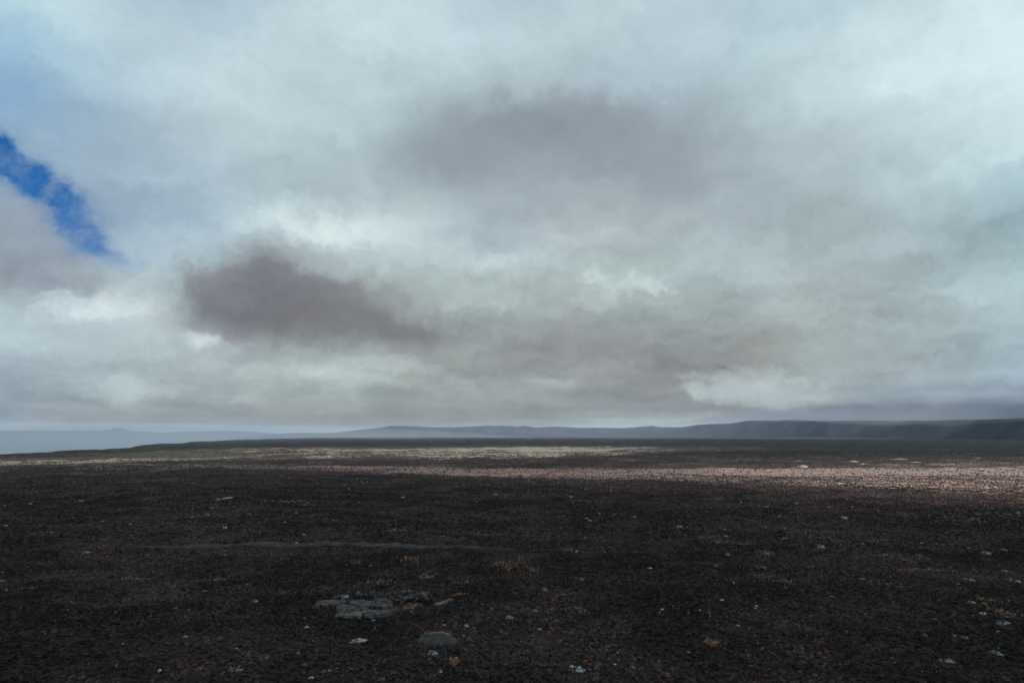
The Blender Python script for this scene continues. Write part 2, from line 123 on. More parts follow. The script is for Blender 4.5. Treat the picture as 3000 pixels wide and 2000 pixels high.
bank = W.noise(W.vmath('ADD', cs.outputs[0], W.vmath('SCALE', warp2, 0.10)), 7.5, 9, 0.56)
bank_raw = bank
bank = W.math('MULTIPLY', W.math('SUBTRACT', bank, 0.5), W.step(el, 0.10, 0.42, 0.98, 0.36))
det = W.math('MULTIPLY_ADD', W.math('SUBTRACT', wisps, 0.5), 0.26, W.math('MULTIPLY_ADD', W.math('SUBTRACT', soft, 0.5), 0.20, W.math('ADD', bank, 1.0)))
cb = W.n('ShaderNodeCombineXYZ')
for k in range(3): W.put(cb.inputs[k], det)
cloud = W.mix(1.0, cloud, cb.outputs[0], 'MULTIPLY')
ae = W.n('ShaderNodeCombineXYZ'); W.put(ae.inputs[0], azd); W.put(ae.inputs[1], eld)
def patches(rows):
    tot = None
    for (ga, ge, ra, rb, rot, amt) in rows:
        mp = W.n('ShaderNodeMapping', vector_type='TEXTURE'); W.put(mp.inputs['Vector'], ae.outputs[0])
        mp.inputs['Location'].default_value = (ga, ge, 0); mp.inputs['Rotation'].default_value = (0, 0, R(rot)); mp.inputs['Scale'].default_value = (ra, rb, 1)
        gr = W.n('ShaderNodeTexGradient', gradient_type='QUADRATIC_SPHERE'); W.put(gr.inputs[0], mp.outputs[0])
        tot = W.math('MULTIPLY_ADD', gr.outputs['Fac'], amt, tot if tot is not None else 0.0)
    return tot
spot = W.math('ADD', patches(SKY_SPOTS), 1.0)
sc_ = W.n('ShaderNodeCombineXYZ')
for k in range(3): W.put(sc_.inputs[k], spot)
cloud = W.mix(1.0, cloud, sc_.outputs[0], 'MULTIPLY')
rag = W.math('MULTIPLY_ADD', W.math('SUBTRACT', bank_raw, 0.5), 1.5, W.math('MULTIPLY', W.math('SUBTRACT', soft, 0.5), 0.9))
for rows, col, a, b_, amt in SKY_MASSES:                        # separate cloud masses with ragged rims
    ps_ = patches(rows)
    m_ = W.math('MULTIPLY', W.step(W.math('ADD', ps_, W.math('MULTIPLY', rag, W.step(ps_, 0.0, 0.22))), a, b_), amt)
    tint = W.mix(1.0, col, cb.outputs[0], 'MULTIPLY')
    cloud = W.mix(m_, cloud, tint)
gap = patches(SKY_GAPS)
gap = W.step(W.math('MULTIPLY', gap, W.step(soft, 0.3, 0.62, 0.75, 1.15)), -0.05, 1.3)
gap = W.math('MULTIPLY', gap, W.step(bank_raw, 0.40, 0.64, 1.0, 0.50))
sky = W.n('ShaderNodeTexSky', sky_type='NISHITA'); sky.sun_disc = False
sky.sun_elevation = R(SUN_EL); sky.sun_rotation = R(SUN_AZ)
sky.ozone_density = 3.0
STRENGTH = 0.1
blue = W.mix(1.0, sky.outputs[0], (0.06, 0.43, 0.80), 'MULTIPLY')
cl10 = W.vmath('SCALE', cloud, 1.0 / STRENGTH)
final = W.mix(gap, cl10, blue)
bg = W.n('ShaderNodeBackground'); W.put(bg.inputs[0], final); bg.inputs[1].default_value = STRENGTH
wo = W.n('ShaderNodeOutputWorld'); wt.links.new(bg.outputs[0], wo.inputs[0])
world.cycles.sampling_method = 'MANUAL'; world.cycles.sample_map_resolution = 512

# ---------------------------------------------------------------- noise and terrain height
def _hash(ix, iy, seed):
    h = (ix.astype(np.int64) * 374761393 + iy.astype(np.int64) * 668265263 + seed * 974634541) & 0xFFFFFFFF
    h = ((h ^ (h >> 13)) * 1274126177) & 0xFFFFFFFF
    h = ((h ^ (h >> 16)) * 2246822519) & 0xFFFFFFFF
    return ((h ^ (h >> 15)) & 0xFFFF) / 65535.0

def vnoise(x, y, seed=0):
    x = np.asarray(x, float); y = np.asarray(y, float)
    ix = np.floor(x); iy = np.floor(y)
    fx = x - ix; fy = y - iy
    ux = fx * fx * fx * (fx * (fx * 6 - 15) + 10); uy = fy * fy * fy * (fy * (fy * 6 - 15) + 10)
    def g(jx, jy):
        a = _hash(ix + jx, iy + jy, seed) * 6.2831853
        return np.cos(a) * (fx - jx) + np.sin(a) * (fy - jy)
    a = g(0, 0); b = g(1, 0); c = g(0, 1); d = g(1, 1)
    return ((a + (b - a) * ux) * (1 - uy) + (c + (d - c) * ux) * uy) * 1.5

def fbm(x, y, octaves=4, seed=0, gain=0.5):
    s = 0.0; amp = 1.0; f = 1.0
    for o in range(octaves):
        s = s + amp * vnoise(x * f + 17.3 * o, y * f - 9.1 * o, seed + o)
        amp *= gain; f *= 2.03
    return s

def smooth(e0, e1, x):
    t = np.clip((x - e0) / (e1 - e0), 0, 1)
    return t * t * (3 - 2 * t)

EDGE_Y = [-4000, 0, 500, 877, 1190, 1720, 2780, 5000, 9000]
EDGE_X = [-900, -680, -603, -600, -660, -850, -1130, -1330, -1400]
LOW = -300.0

def ground_z(x, y):
    """height of the lava plain, falling away over an escarpment on one side and at its far end"""
    x = np.asarray(x, float); y = np.asarray(y, float)
    d = np.hypot(x, y)
    h = 0.75 * fbm(x / 55, y / 55, 3, 3) + 0.52 * fbm(x / 13, y / 13, 3, 9)
    near = 1 - smooth(250, 600, d)
    h = h + near * 0.12 * np.abs(fbm(x / 3.1, y / 3.1, 2, 21))
    h = h + 1.2 * fbm(x / 420, y / 420, 3, 40) * smooth(250, 900, d)
    ex = np.interp(y, EDGE_Y, EDGE_X) + 40 * fbm(x / 300, y / 300, 3, 77)
    drop = np.maximum(smooth(0, 420, ex - x), smooth(4700, 5600, y + 250 * fbm(x / 900, y / 900, 2, 5)))
    lip = np.exp(-((x - ex) / 160.0) ** 2) * (1 - smooth(1500, 2500, y)) * smooth(200, 700, y)
    h = h + 1.0 * lip * (0.6 + fbm(x / 120, y / 120, 2, 31))
    return h * (1 - drop) + (LOW + 8 * fbm(x / 2000, y / 2000, 3, 8)) * drop


# ================================================================ object helpers
def tag(o, label=None, cat=None, group=None, kind=None):
    if label: o['label'] = label
    if cat: o['category'] = cat
    if group: o['group'] = group
    if kind: o['kind'] = kind
    return o

def link_mesh(name, verts, faces, mat=None, parent=None, smooth_shade=False):
    me = bpy.data.meshes.new(name); me.from_pydata([tuple(v) for v in verts], [], faces); me.update()
    return link_data(name, me, mat, parent, smooth_shade)

def link_data(name, me, mat=None, parent=None, smooth_shade=False):
    if mat and not me.materials: me.materials.append(mat)
    if smooth_shade: me.shade_smooth()
    o = bpy.data.objects.new(name, me); COL.objects.link(o)
    if parent: o.parent = parent
    return o

def grid_mesh(name, X, Y, Z, mat=None, flip=False):
    m, n = X.shape
    co = np.stack([X, Y, Z], -1).reshape(-1, 3)
    i = np.arange(m * n).reshape(m, n)
    q = np.stack([i[:-1, :-1], i[:-1, 1:], i[1:, 1:], i[1:, :-1]], -1).reshape(-1, 4)
    if flip: q = q[:, ::-1]
    me = bpy.data.meshes.new(name)
    me.vertices.add(len(co)); me.vertices.foreach_set('co', co.ravel().astype(np.float32))
    me.loops.add(q.size); me.loops.foreach_set('vertex_index', q.ravel().astype(np.int32))
    me.polygons.add(len(q)); me.polygons.foreach_set('loop_start', np.arange(0, q.size, 4, dtype=np.int32))
    me.polygons.foreach_set('loop_total', np.full(len(q), 4, np.int32))
    me.update(calc_edges=True); me.validate()
    me.polygons.foreach_set('use_smooth', np.ones(len(q), bool))
    return link_data(name, me, mat)

def material(name, rough=0.9, spec=0.2):
    m = bpy.data.materials.new(name); m.use_nodes = True
    nt = m.node_tree; b = nt.nodes['Principled BSDF']
    b.inputs['Roughness'].default_value = rough; b.inputs['Specular IOR Level'].default_value = spec
    return m, NT(nt), b

def bump(N, b, h, strength=0.5, dist=0.1):
    x = N.n('ShaderNodeBump'); x.inputs['Strength'].default_value = strength; x.inputs['Distance'].default_value = dist
    N.put(x.inputs['Height'], h); N.t.links.new(x.outputs[0], b.inputs['Normal'])

def two_tone(name, c0, c1, scale=3.0, detail=5, lo=0.4, hi=0.62, rough=0.9, spec=0.2, bs=0.4, bd=0.05, vary=0.0, coord='Object', place=None):
    m, N, b = material(name, rough, spec)
    t = N.n('ShaderNodeTexCoord').outputs[coord]
    nz = N.noise(t, scale, detail, 0.6)
    c = N.mix(N.step(nz, lo, hi), c0, c1)
    if vary:
        rnd = N.n('ShaderNodeObjectInfo').outputs['Random']
        cb = N.n('ShaderNodeCombineXYZ')
        for k in range(3): N.put(cb.inputs[k], N.math('MULTIPLY_ADD', rnd, 2 * vary, 1 - vary))
        c = N.mix(1.0, c, cb.outputs[0], 'MULTIPLY')
    if place:
        P = N.n('ShaderNodeNewGeometry').outputs['Position']
        big = N.math('ADD', N.noise(P, 0.075, 4, 0.6), N.math('MULTIPLY', N.noise(P, 0.017, 3, 0.55), 0.8))
        c = N.mix(N.step(big, 0.78, 1.02), N.mix(1.0, c, place[0], 'MULTIPLY'), N.mix(1.0, c, place[1], 'MULTIPLY'))
    N.put(b.inputs['Base Color'], c)
    bump(N, b, nz, bs, bd)
    return m

# ================================================================ materials
def ground_material():
    m, N, b = material('lava_ground', 0.92, 0.15)
    P = N.n('ShaderNodeNewGeometry').outputs['Position']
    at = lambda nm: N.n('ShaderNodeAttribute', attribute_name=nm).outputs['Fac']
    fine = N.noise(P, 1.1, 6, 0.65); mid = N.noise(P, 0.16, 5, 0.6); broad = N.noise(P, 0.022, 4, 0.55); huge = N.noise(P, 0.004, 3, 0.5)
    c = N.mix(N.step(fine, 0.35, 0.7), (0.018, 0.0155, 0.0150), (0.058, 0.047, 0.043))
    c = N.mix(N.step(mid, 0.46, 0.70, 0, 0.75), c, (0.070, 0.047, 0.037))
    c = N.mix(N.step(broad, 0.42, 0.70, 0, 0.8), c, (0.080, 0.063, 0.072))
    # reddish-tan scoria, its colour painted paler where sunlight falls on the plain
    sunlit_soil = at('sunlit_soil'); sp = N.math('ADD', sunlit_soil, N.math('MULTIPLY_ADD', N.math('SUBTRACT', mid, 0.5), 1.7, N.math('MULTIPLY_ADD', N.math('SUBTRACT', broad, 0.5), 1.5, N.math('MULTIPLY', N.math('SUBTRACT', fine, 0.5), 1.1))))
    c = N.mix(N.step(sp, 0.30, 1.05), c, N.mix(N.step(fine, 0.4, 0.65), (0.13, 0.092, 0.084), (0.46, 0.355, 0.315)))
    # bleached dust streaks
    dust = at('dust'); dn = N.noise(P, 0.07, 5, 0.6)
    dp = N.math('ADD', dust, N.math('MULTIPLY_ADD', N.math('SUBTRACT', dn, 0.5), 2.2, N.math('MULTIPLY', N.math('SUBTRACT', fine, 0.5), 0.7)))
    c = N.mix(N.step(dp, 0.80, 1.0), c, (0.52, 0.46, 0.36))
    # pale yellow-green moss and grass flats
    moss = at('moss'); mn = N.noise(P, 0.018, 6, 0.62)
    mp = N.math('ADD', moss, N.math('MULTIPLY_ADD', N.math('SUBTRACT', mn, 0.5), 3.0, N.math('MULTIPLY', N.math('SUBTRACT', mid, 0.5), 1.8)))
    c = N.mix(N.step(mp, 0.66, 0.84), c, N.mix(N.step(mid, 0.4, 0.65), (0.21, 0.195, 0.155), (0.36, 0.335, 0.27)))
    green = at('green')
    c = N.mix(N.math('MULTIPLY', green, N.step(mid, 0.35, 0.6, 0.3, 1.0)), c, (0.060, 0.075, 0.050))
    N.put(b.inputs['Base Color'], c)
    bump(N, b, N.math('MULTIPLY_ADD', mid, 2.0, fine), 1.0, 0.5)
    return m

M = {}
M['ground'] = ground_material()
M['hill'] = two_tone('hill_scrub', (0.017, 0.019, 0.027), (0.046, 0.045, 0.053), 0.004, 6, 0.4, 0.65, bs=0.5, bd=14, coord='Object')
M['rubble'] = two_tone('lava_clinker', (0.0135, 0.0125, 0.0130), (0.071, 0.0625, 0.0645), 4.0, 4, bs=0.8, bd=0.1, vary=0.75, place=((0.48, 0.49, 0.53), (1.95, 1.68, 1.62)))
M['rubble_brown'] = two_tone('rusty_clinker', (0.026, 0.019, 0.017), (0.108, 0.078, 0.070), 4.0, 4, bs=0.8, bd=0.1, vary=0.75, place=((0.5, 0.5, 0.5), (1.9, 1.6, 1.45)))
M['rubble_far'] = two_tone('purple_brown_clinker', (0.024, 0.020, 0.023), (0.104, 0.080, 0.092), 4.0, 4, bs=0.8, bd=0.1, vary=0.7, place=((0.6, 0.6, 0.66), (1.5, 1.3, 1.2)))
M['twig'] = two_tone('dead_twigs', (0.022, 0.016, 0.013), (0.095, 0.066, 0.046), 2.0, 2, bs=0.0, vary=0.5)
M['straw'] = two_tone('dry_straw', (0.30, 0.195, 0.13), (0.86, 0.60, 0.42), 3.0, 3, bs=0.0, vary=0.4)
M['slab'] = two_tone('grey_lava_crust', (0.040, 0.037, 0.037), (0.155, 0.143, 0.143), 1.6, 9, 0.36, 0.60, rough=0.7, spec=0.35, bs=0.7, bd=0.12)
M['slab_pale'] = two_tone('pale_lava_crust', (0.12, 0.11, 0.11), (0.26, 0.245, 0.24), 2.2, 8, 0.35, 0.65, rough=0.7, spec=0.35, bs=0.7, bd=0.12)
M['slab_rust'] = two_tone('rust_stained_crust', (0.06, 0.052, 0.05), (0.30, 0.18, 0.11), 0.9, 8, 0.46, 0.62, bs=0.8, bd=0.12)
M['block'] = two_tone('dark_lava_block', (0.036, 0.033, 0.033), (0.24, 0.22, 0.215), 3.0, 6, 0.4, 0.68, bs=0.9, bd=0.12)
M['rust'] = two_tone('orange_clinker', (0.10, 0.05, 0.03), (0.50, 0.22, 0.085), 3.0, 5, 0.40, 0.6, bs=0.8, bd=0.1)
M['dome'] = two_tone('ropy_lava', (0.045, 0.047, 0.050), (0.125, 0.13, 0.135), 3.0, 7, 0.38, 0.66, rough=0.75, spec=0.3, bs=0.8, bd=0.1)
M['dome_tan'] = two_tone('lichened_ropy_lava', (0.12, 0.10, 0.07), (0.48, 0.39, 0.25), 3.0, 7, 0.38, 0.66, bs=0.7, bd=0.1)
M['gravel'] = two_tone('grey_track_gravel', (0.042, 0.040, 0.039), (0.118, 0.111, 0.107), 0.5, 8, 0.35, 0.7, bs=0.6, bd=0.08)
M['sand'] = two_tone('pale_sand', (0.12, 0.095, 0.08), (0.36, 0.30, 0.24), 0.15, 6, 0.35, 0.6, bs=0.4, bd=0.4)
TINT = {'W': ((0.10, 0.095, 0.095), (0.86, 0.87, 0.88)), 'B': ((0.06, 0.065, 0.07), (0.50, 0.56, 0.61)), 'L': ((0.08, 0.075, 0.08), (0.60, 0.57, 0.63)),
        'G': ((0.045, 0.045, 0.045), (0.30, 0.31, 0.32)), 'O': ((0.09, 0.06, 0.04), (0.74, 0.47, 0.27)), 'P': ((0.08, 0.06, 0.055), (0.55, 0.38, 0.33))}
for k, (a, bb) in TINT.items():
    M['rock_' + k] = two_tone('weathered_rock_' + {'W': 'white', 'B': 'blue_grey', 'L': 'lilac', 'G': 'grey', 'O': 'tan', 'P': 'pink'}[k], a, bb, 2.6, 7, 0.42, 0.58, bs=0.7, bd=0.06)

# ================================================================ ground: one sheet to the horizon
def radii():
    r = [0.0, 8, 16, 24, 32, 40, 46]
    k = 48.0
    while k < 60000:
        r.append(k); k *= 1.0 + (0.0052 if k < 900 else 0.009 if k < 6000 else 0.03)
    return np.array(r)
az_front = np.linspace(-52, 52, 580)
az_all = np.concatenate([az_front, np.linspace(52, 308, 86)[1:]])
RR, AA = np.meshgrid(radii(), np.radians(az_all), indexing='ij')
GX = RR * np.sin(AA); GY = RR * np.cos(AA)
GZ = ground_z(GX, GY)
gcells = (GX, GY)
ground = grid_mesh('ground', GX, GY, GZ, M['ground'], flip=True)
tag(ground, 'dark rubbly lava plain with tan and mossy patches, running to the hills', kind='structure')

def attr(me, name, vals):
    a = me.attributes.new(name, 'FLOAT', 'POINT'); a.data.foreach_set('value', np.asarray(vals, np.float32).ravel())

def band(y, x, pts, width):
    """land cover belt: pts = (x, y centre, half width) along x"""
    px, pc, pw = zip(*pts)
    c = np.interp(x, px, pc); w = np.interp(x, px, pw)
    return 1 - smooth(0.55, 1.35, np.abs(y - c) / w)

t_ = GX / np.maximum(GY, 1.0)
fwd = (GY > 60) & (np.abs(t_) < 1.3)
wob = fbm(GX / 160, GY / 160, 4, 51)
sunlit_soil = band(GY, t_, [(-1.3, 560, 60), (-0.75, 545, 60), (-0.4, 520, 35), (-0.2, 490, 35), (0.0, 455, 55), (0.3, 430, 75), (0.6, 400, 110), (0.75, 395, 130), (1.3, 390, 150)], 1)
sunlit_soil = sunlit_soil * np.interp(t_, [-0.75, -0.5, -0.25, 0.0, 0.3, 0.6], [0.20, 0.26, 0.42, 0.60, 0.82, 1.4]) + 0.25 * smooth(280, 420, GY) * (1 - smooth(1000, 1600, GY))  # scoria belt weighted paler to the right, where the sunlit band is brightest
sunlit_soil = np.maximum(sunlit_soil, 0.45 * smooth(0.30, 0.66, t_) * smooth(130, 240, GY) * (1 - smooth(600, 900, GY)))  # partial sun on the right foreground, painted in as paler scoria
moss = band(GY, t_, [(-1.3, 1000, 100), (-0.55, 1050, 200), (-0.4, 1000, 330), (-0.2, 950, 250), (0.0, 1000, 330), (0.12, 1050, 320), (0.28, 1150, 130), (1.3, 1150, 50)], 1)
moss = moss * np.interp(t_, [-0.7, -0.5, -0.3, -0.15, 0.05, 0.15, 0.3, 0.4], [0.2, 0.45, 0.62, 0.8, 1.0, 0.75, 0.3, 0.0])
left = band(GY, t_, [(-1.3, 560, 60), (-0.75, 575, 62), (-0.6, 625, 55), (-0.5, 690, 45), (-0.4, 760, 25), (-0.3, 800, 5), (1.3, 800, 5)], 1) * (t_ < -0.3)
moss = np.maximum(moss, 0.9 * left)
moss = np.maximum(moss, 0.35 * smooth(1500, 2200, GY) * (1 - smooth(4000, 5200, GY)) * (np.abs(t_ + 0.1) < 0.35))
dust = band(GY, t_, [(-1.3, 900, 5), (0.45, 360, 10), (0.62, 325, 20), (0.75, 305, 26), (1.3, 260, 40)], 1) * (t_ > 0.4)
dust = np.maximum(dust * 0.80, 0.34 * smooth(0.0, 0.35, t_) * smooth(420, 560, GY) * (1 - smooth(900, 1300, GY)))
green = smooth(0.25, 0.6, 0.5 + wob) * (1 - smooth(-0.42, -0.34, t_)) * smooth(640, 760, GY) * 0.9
for nm, v in (('sunlit_soil', sunlit_soil), ('moss', moss), ('dust', dust), ('green', green)):
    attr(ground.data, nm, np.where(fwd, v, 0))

# ================================================================ gravel track
def gz(x, y): return float(ground_z(np.array([x]), np.array([y]))[0])
TRACK = [(-85.44, 157.39), (-84.29, 158.65), (-76.18, 158.75), (-66.83, 159.91), (-52.92, 157.73), (-44.64, 158.43), (-35.58, 158.78), (-26.22, 154.91), (-16.58, 152.64), (-9.92, 151.51), (-1.19, 153.87), (7.16, 147.8)]
def build_track():
    pts = np.array(TRACK); s = np.concatenate([[0], np.cumsum(np.hypot(*np.diff(pts, axis=0).T))])
    q = np.linspace(0, s[-1], 260)
    x = np.interp(q, s, pts[:, 0]); y = np.interp(q, s, pts[:, 1])
    ker = np.ones(15) / 15
    xs = np.convolve(np.pad(x, 7, 'edge'), ker, 'valid'); ys = np.convolve(np.pad(y, 7, 'edge'), ker, 'valid')
    dx = np.gradient(xs); dy = np.gradient(ys); L = np.hypot(dx, dy); nx = -dy / L; ny = dx / L
    hw = 1.9 * np.clip(np.minimum(q / 18, (s[-1] - q) / 30), 0.02, 1) * (1 + 0.22 * vnoise(q / 9, q * 0, 4))
    v = np.linspace(-1, 1, 15)
    ragged = 1 + 0.10 * vnoise(np.repeat((q / 2.3)[:, None], 15, 1), np.repeat(np.sign(v)[None] * 5.3, len(q), 0), 6)
    X = xs[:, None] + nx[:, None] * v[None] * hw[:, None] * ragged; Y = ys[:, None] + ny[:, None] * v[None] * hw[:, None] * ragged
    rut = -0.07 * (np.exp(-((np.abs(v) - 0.4) / 0.14) ** 2))[None]
    edge = 0.12 * np.exp(-((np.abs(v) - 0.88) / 0.08) ** 2)[None] - 0.25 * (np.abs(v) > 0.985)[None]
    Z = ground_z(X, Y) + 0.30 + rut + edge + 0.04 * vnoise(X / 0.8, Y / 0.8, 3)
    o = grid_mesh('track', X, Y, Z, M['gravel'], flip=True)
    tag(o, 'faint grey gravel track crossing the dark plain beyond the lava slab', kind='structure')
    return X, Y
TX, TY = build_track()

# ================================================================ hills
def hill(name, crest, depth_front, depth_back, mat, label, rough_amp, seed):
    """crest = (x, y, z) points of the skyline; the ridge falls away from it on both sides"""
    c = np.array(crest)
    s = np.concatenate([[0], np.cumsum(np.hypot(*np.diff(c[:, :2], axis=0).T))])
    q = np.linspace(0, s[-1], 420)
    x, y, z = (np.interp(q, s, c[:, k]) for k in range(3))
    z = z + rough_amp * 0.12 * fbm(q / 180, q * 0, 4, seed)
    v = np.concatenate([np.linspace(-1, 0, 26), np.linspace(0, 1, 14)[1:]])
    dirx = x / np.hypot(x, y); diry = y / np.hypot(x, y)
    dist = np.hypot(x, y)                                       # nearer stretches of the ridge are proportionally narrower
    off = np.where(v < 0, v * depth_front, v * depth_back)[None] * dist[:, None]
    X = x[:, None] + dirx[:, None] * off; Y = y[:, None] + diry[:, None] * off
    fall = np.where(v < 0, smooth(0, 1, -v) ** 0.75, smooth(0, 1, v))[None]
    amp = rough_amp * (np.abs(v) ** 0.6 * (1 - np.abs(v)))[None] * 2.0
    Z = z[:, None] * (1 - fall) + (LOW - 5) * fall + amp * fbm(X / 700, Y / 700, 5, seed + 3) - amp * 0.6
    o = grid_mesh(name, X, Y, Z, mat, flip=False)
    tag(o, label, kind='structure')
hill('hills', [(-5619, 12000, -195.7), (-5120, 12000, -100.9), (-4744, 12000, -45.9), (-4417, 12000, -10.9), (-4115, 12000, 19.2), (-3889, 12000, 34.2), (-3737, 12000, 41.7), (-3231, 12000, 36.7), (-2974, 12000, 54.3), (-2722, 12000, 91.9), (-2470, 12000, 109.5), (-2218, 12000, 142.1), (-2142, 12000, 162.2), (-1838, 12000, 159.7), (-1331, 12000, 134.6), (-825, 12000, 142.1), (-446, 12000, 167.2), (10, 12000, 159.7), (61, 12000, 149.6), (238, 12000, 159.7), (390, 12000, 134.6), (770, 12000, 149.6), (1124, 12000, 129.5), (1453, 12000, 129.5), (1959, 12000, 124.5), (2441, 12000, 162.2), (2592, 12000, 144.6), (2977, 12000, 134.6), (3129, 12000, 147.1)], 0.27, 0.26, M['hill'], 'long low hazy ridge of hills along the middle of the horizon', 40, 5)
RIGHT_CREST = [(1181, 11785, -20.1), (1698, 11094, 63.7), (2058, 10541, 99.2), (2332, 9400, 116.7), (2405, 8932, 140.2), (2449, 8558, 144.4), (2498, 7857, 142.8), (2506, 7342, 162.8), (2504, 6828, 157.5), (2491, 6495, 152.4), (2443, 5913, 143.4), (2297, 4999, 116.7), (2323, 4628, 113.8), (2301, 4072, 101.4), (2266, 3604, 95.7), (2230, 3221, 92.2), (2162, 2900, 89.8), (2214, 2703, 88.2), (2439, 2700, 83.6), (2725, 2700, 89.3), (3067, 2700, 81.3), (3467, 2700, 85.9), (3864, 2700, 76.8), (4321, 2700, 79.1)]
hill('hills', RIGHT_CREST, 0.34, 0.5, M['hill'], 'nearer dark blue hills rising to the right under low cloud', 11, 15)
hill('hills', [(-26880, 16500, 99.7), (-24105, 16500, 141.1), (-21313, 16500, 92.8), (-18536, 16500, 127.3), (-15748, 16500, 85.9), (-13312, 16500, 79.0), (-12271, 16500, 99.7), (-11228, 16500, 106.6), (-9836, 16500, 99.7), (-9562, 16500, 148.0), (-9390, 16500, 175.7), (-9248, 16500, 134.2), (-9141, 16500, 99.7), (-8792, 16500, 82.5), (-8442, 16500, 48.0), (-7748, 16500, 82.5), (-6880, 16500, 92.8), (-6357, 16500, 82.5), (-5659, 16500, 30.8), (-5139, 16500, 48.0), (-4088, 16500, 37.7), (-3393, 16500, 48.0)], 0.22, 0.2, M['hill'], 'faint far hills with a small peak at the left of the horizon', 45, 25)

# ================================================================ clouds overhead and behind, with the gaps that let the sun reach the plain
def volume_material(name, density, color=(1, 1, 1), aniso=0.0):
    m = bpy.data.materials.new(name); m.use_nodes = True
    nt = m.node_tree; nt.nodes.clear()
    v = nt.nodes.new('ShaderNodeVolumePrincipled'); o = nt.nodes.new('ShaderNodeOutputMaterial')
    v.inputs['Density'].default_value = density; v.inputs['Color'].default_value = (*color, 1); v.inputs['Anisotropy'].default_value = aniso
    nt.links.new(v.outputs[0], o.inputs['Volume'])
    return m
CLOUD_Z = 1500.0
def build_clouds():
    step = 45.0
    xs = np.arange(-3200, 4700, step); ys = np.arange(-3600, 2060, step)
    X, Y = np.meshgrid(xs, ys, indexing='ij')
    kx, ky = sd.x / sd.z * CLOUD_Z, sd.y / sd.z * CLOUD_Z
    gx, gy = X - kx, Y - ky                                      # where this bit of cloud throws its shadow
    t = gx / np.maximum(gy, 1.0)
    n = fbm(X / 900, Y / 900, 5, 61) * 0.35 + fbm(X / 240, Y / 240, 4, 66) * 0.25
    cover = 0.62 + n
    w = fbm(gx / 260, gy / 260, 3, 71) * 45
    c = np.interp(t, [-1.3, -0.6, -0.3, 0, 0.3, 0.6, 0.75, 1.3], [540, 535, 515, 455, 435, 425, 440, 440])
    hw = np.interp(t, [-1.3, -0.6, -0.3, -0.1, 0, 0.3, 0.6, 0.75, 1.3], [18, 20, 26, 40, 50, 74, 130, 180, 200])
    g1 = 1 - smooth(0.1, 1.9, np.abs(gy + w - c) / hw)
    g1 *= np.interp(t, [-1.3, -0.75, -0.3, -0.1, 0.1], [0.35, 0.4, 0.62, 0.95, 1.0]) * np.clip(1.0 + 0.9 * fbm(gx / 90, gy / 32, 4, 83), 0.1, 1.2)
    c2 = np.interp(t, [-0.9, -0.6, -0.4, -0.1, 0.1, 0.3], [580, 650, 900, 1000, 1050, 1150])
    h2 = np.interp(t, [-0.9, -0.6, -0.4, -0.1, 0.1, 0.3, 0.5], [90, 110, 280, 380, 380, 200, 40])
    g2 = (1 - smooth(0.7, 1.4, np.abs(gy + w - c2) / h2)) * np.interp(t, [-0.9, 0.1, 0.35, 0.5], [1.0, 1.0, 0.5, 0.0])
    soft_ = 1 + 0.35 * fbm(gx / 150, gy / 110, 3, 81)
    veil = 0.03 + 0.05 * smooth(150, 350, gy)                    # share of the sun that thin cloud lets by
    veil += 0.34 * smooth(0.05, 0.65, t) * smooth(110, 300, gy) * (1 - smooth(600, 800, gy))
    veil += 0.16 * smooth(430, 560, gy) * (1 - smooth(900, 1300, gy)) * (t > -0.9)
    veil *= np.where(gy > 30, soft_, 0.6) * (1 - 0.85 * smooth(0.12, 0.4, t) * smooth(750, 1000, gy))
    pass_ = np.where(gy > 30, np.maximum(np.maximum(np.interp(t, [-0.2, 0.1, 0.35, 0.6], [0.62, 0.66, 0.85, 1.0]) * g1, 0.75 * g2), veil), veil)
    rim = np.minimum.reduce([smooth(-3600, -3000, Y), 1 - smooth(1780, 2040, Y + 60 * n), smooth(-3200, -2700, X), 1 - smooth(4100, 4640, X), 1 - smooth(200, 500, gx - 0.85 * np.maximum(gy, 0))])
    T = -np.log(np.clip(pass_, 0.006, 1)) / 7.6
    T = np.where(T < 0.012, 0, T + np.clip(n, 0, 1) * 0.5 * (1 - smooth(0.1, 0.3, pass_))) * rim
    live = T > 0.004
    top = CLOUD_Z + 20 + T * 80 * (1 + 0.4 * n); bot = CLOUD_Z + 20 - T * 22
    cell = live[:-1, :-1] & live[1:, :-1] & live[1:, 1:] & live[:-1, 1:]
    return X, Y, top, bot, cell
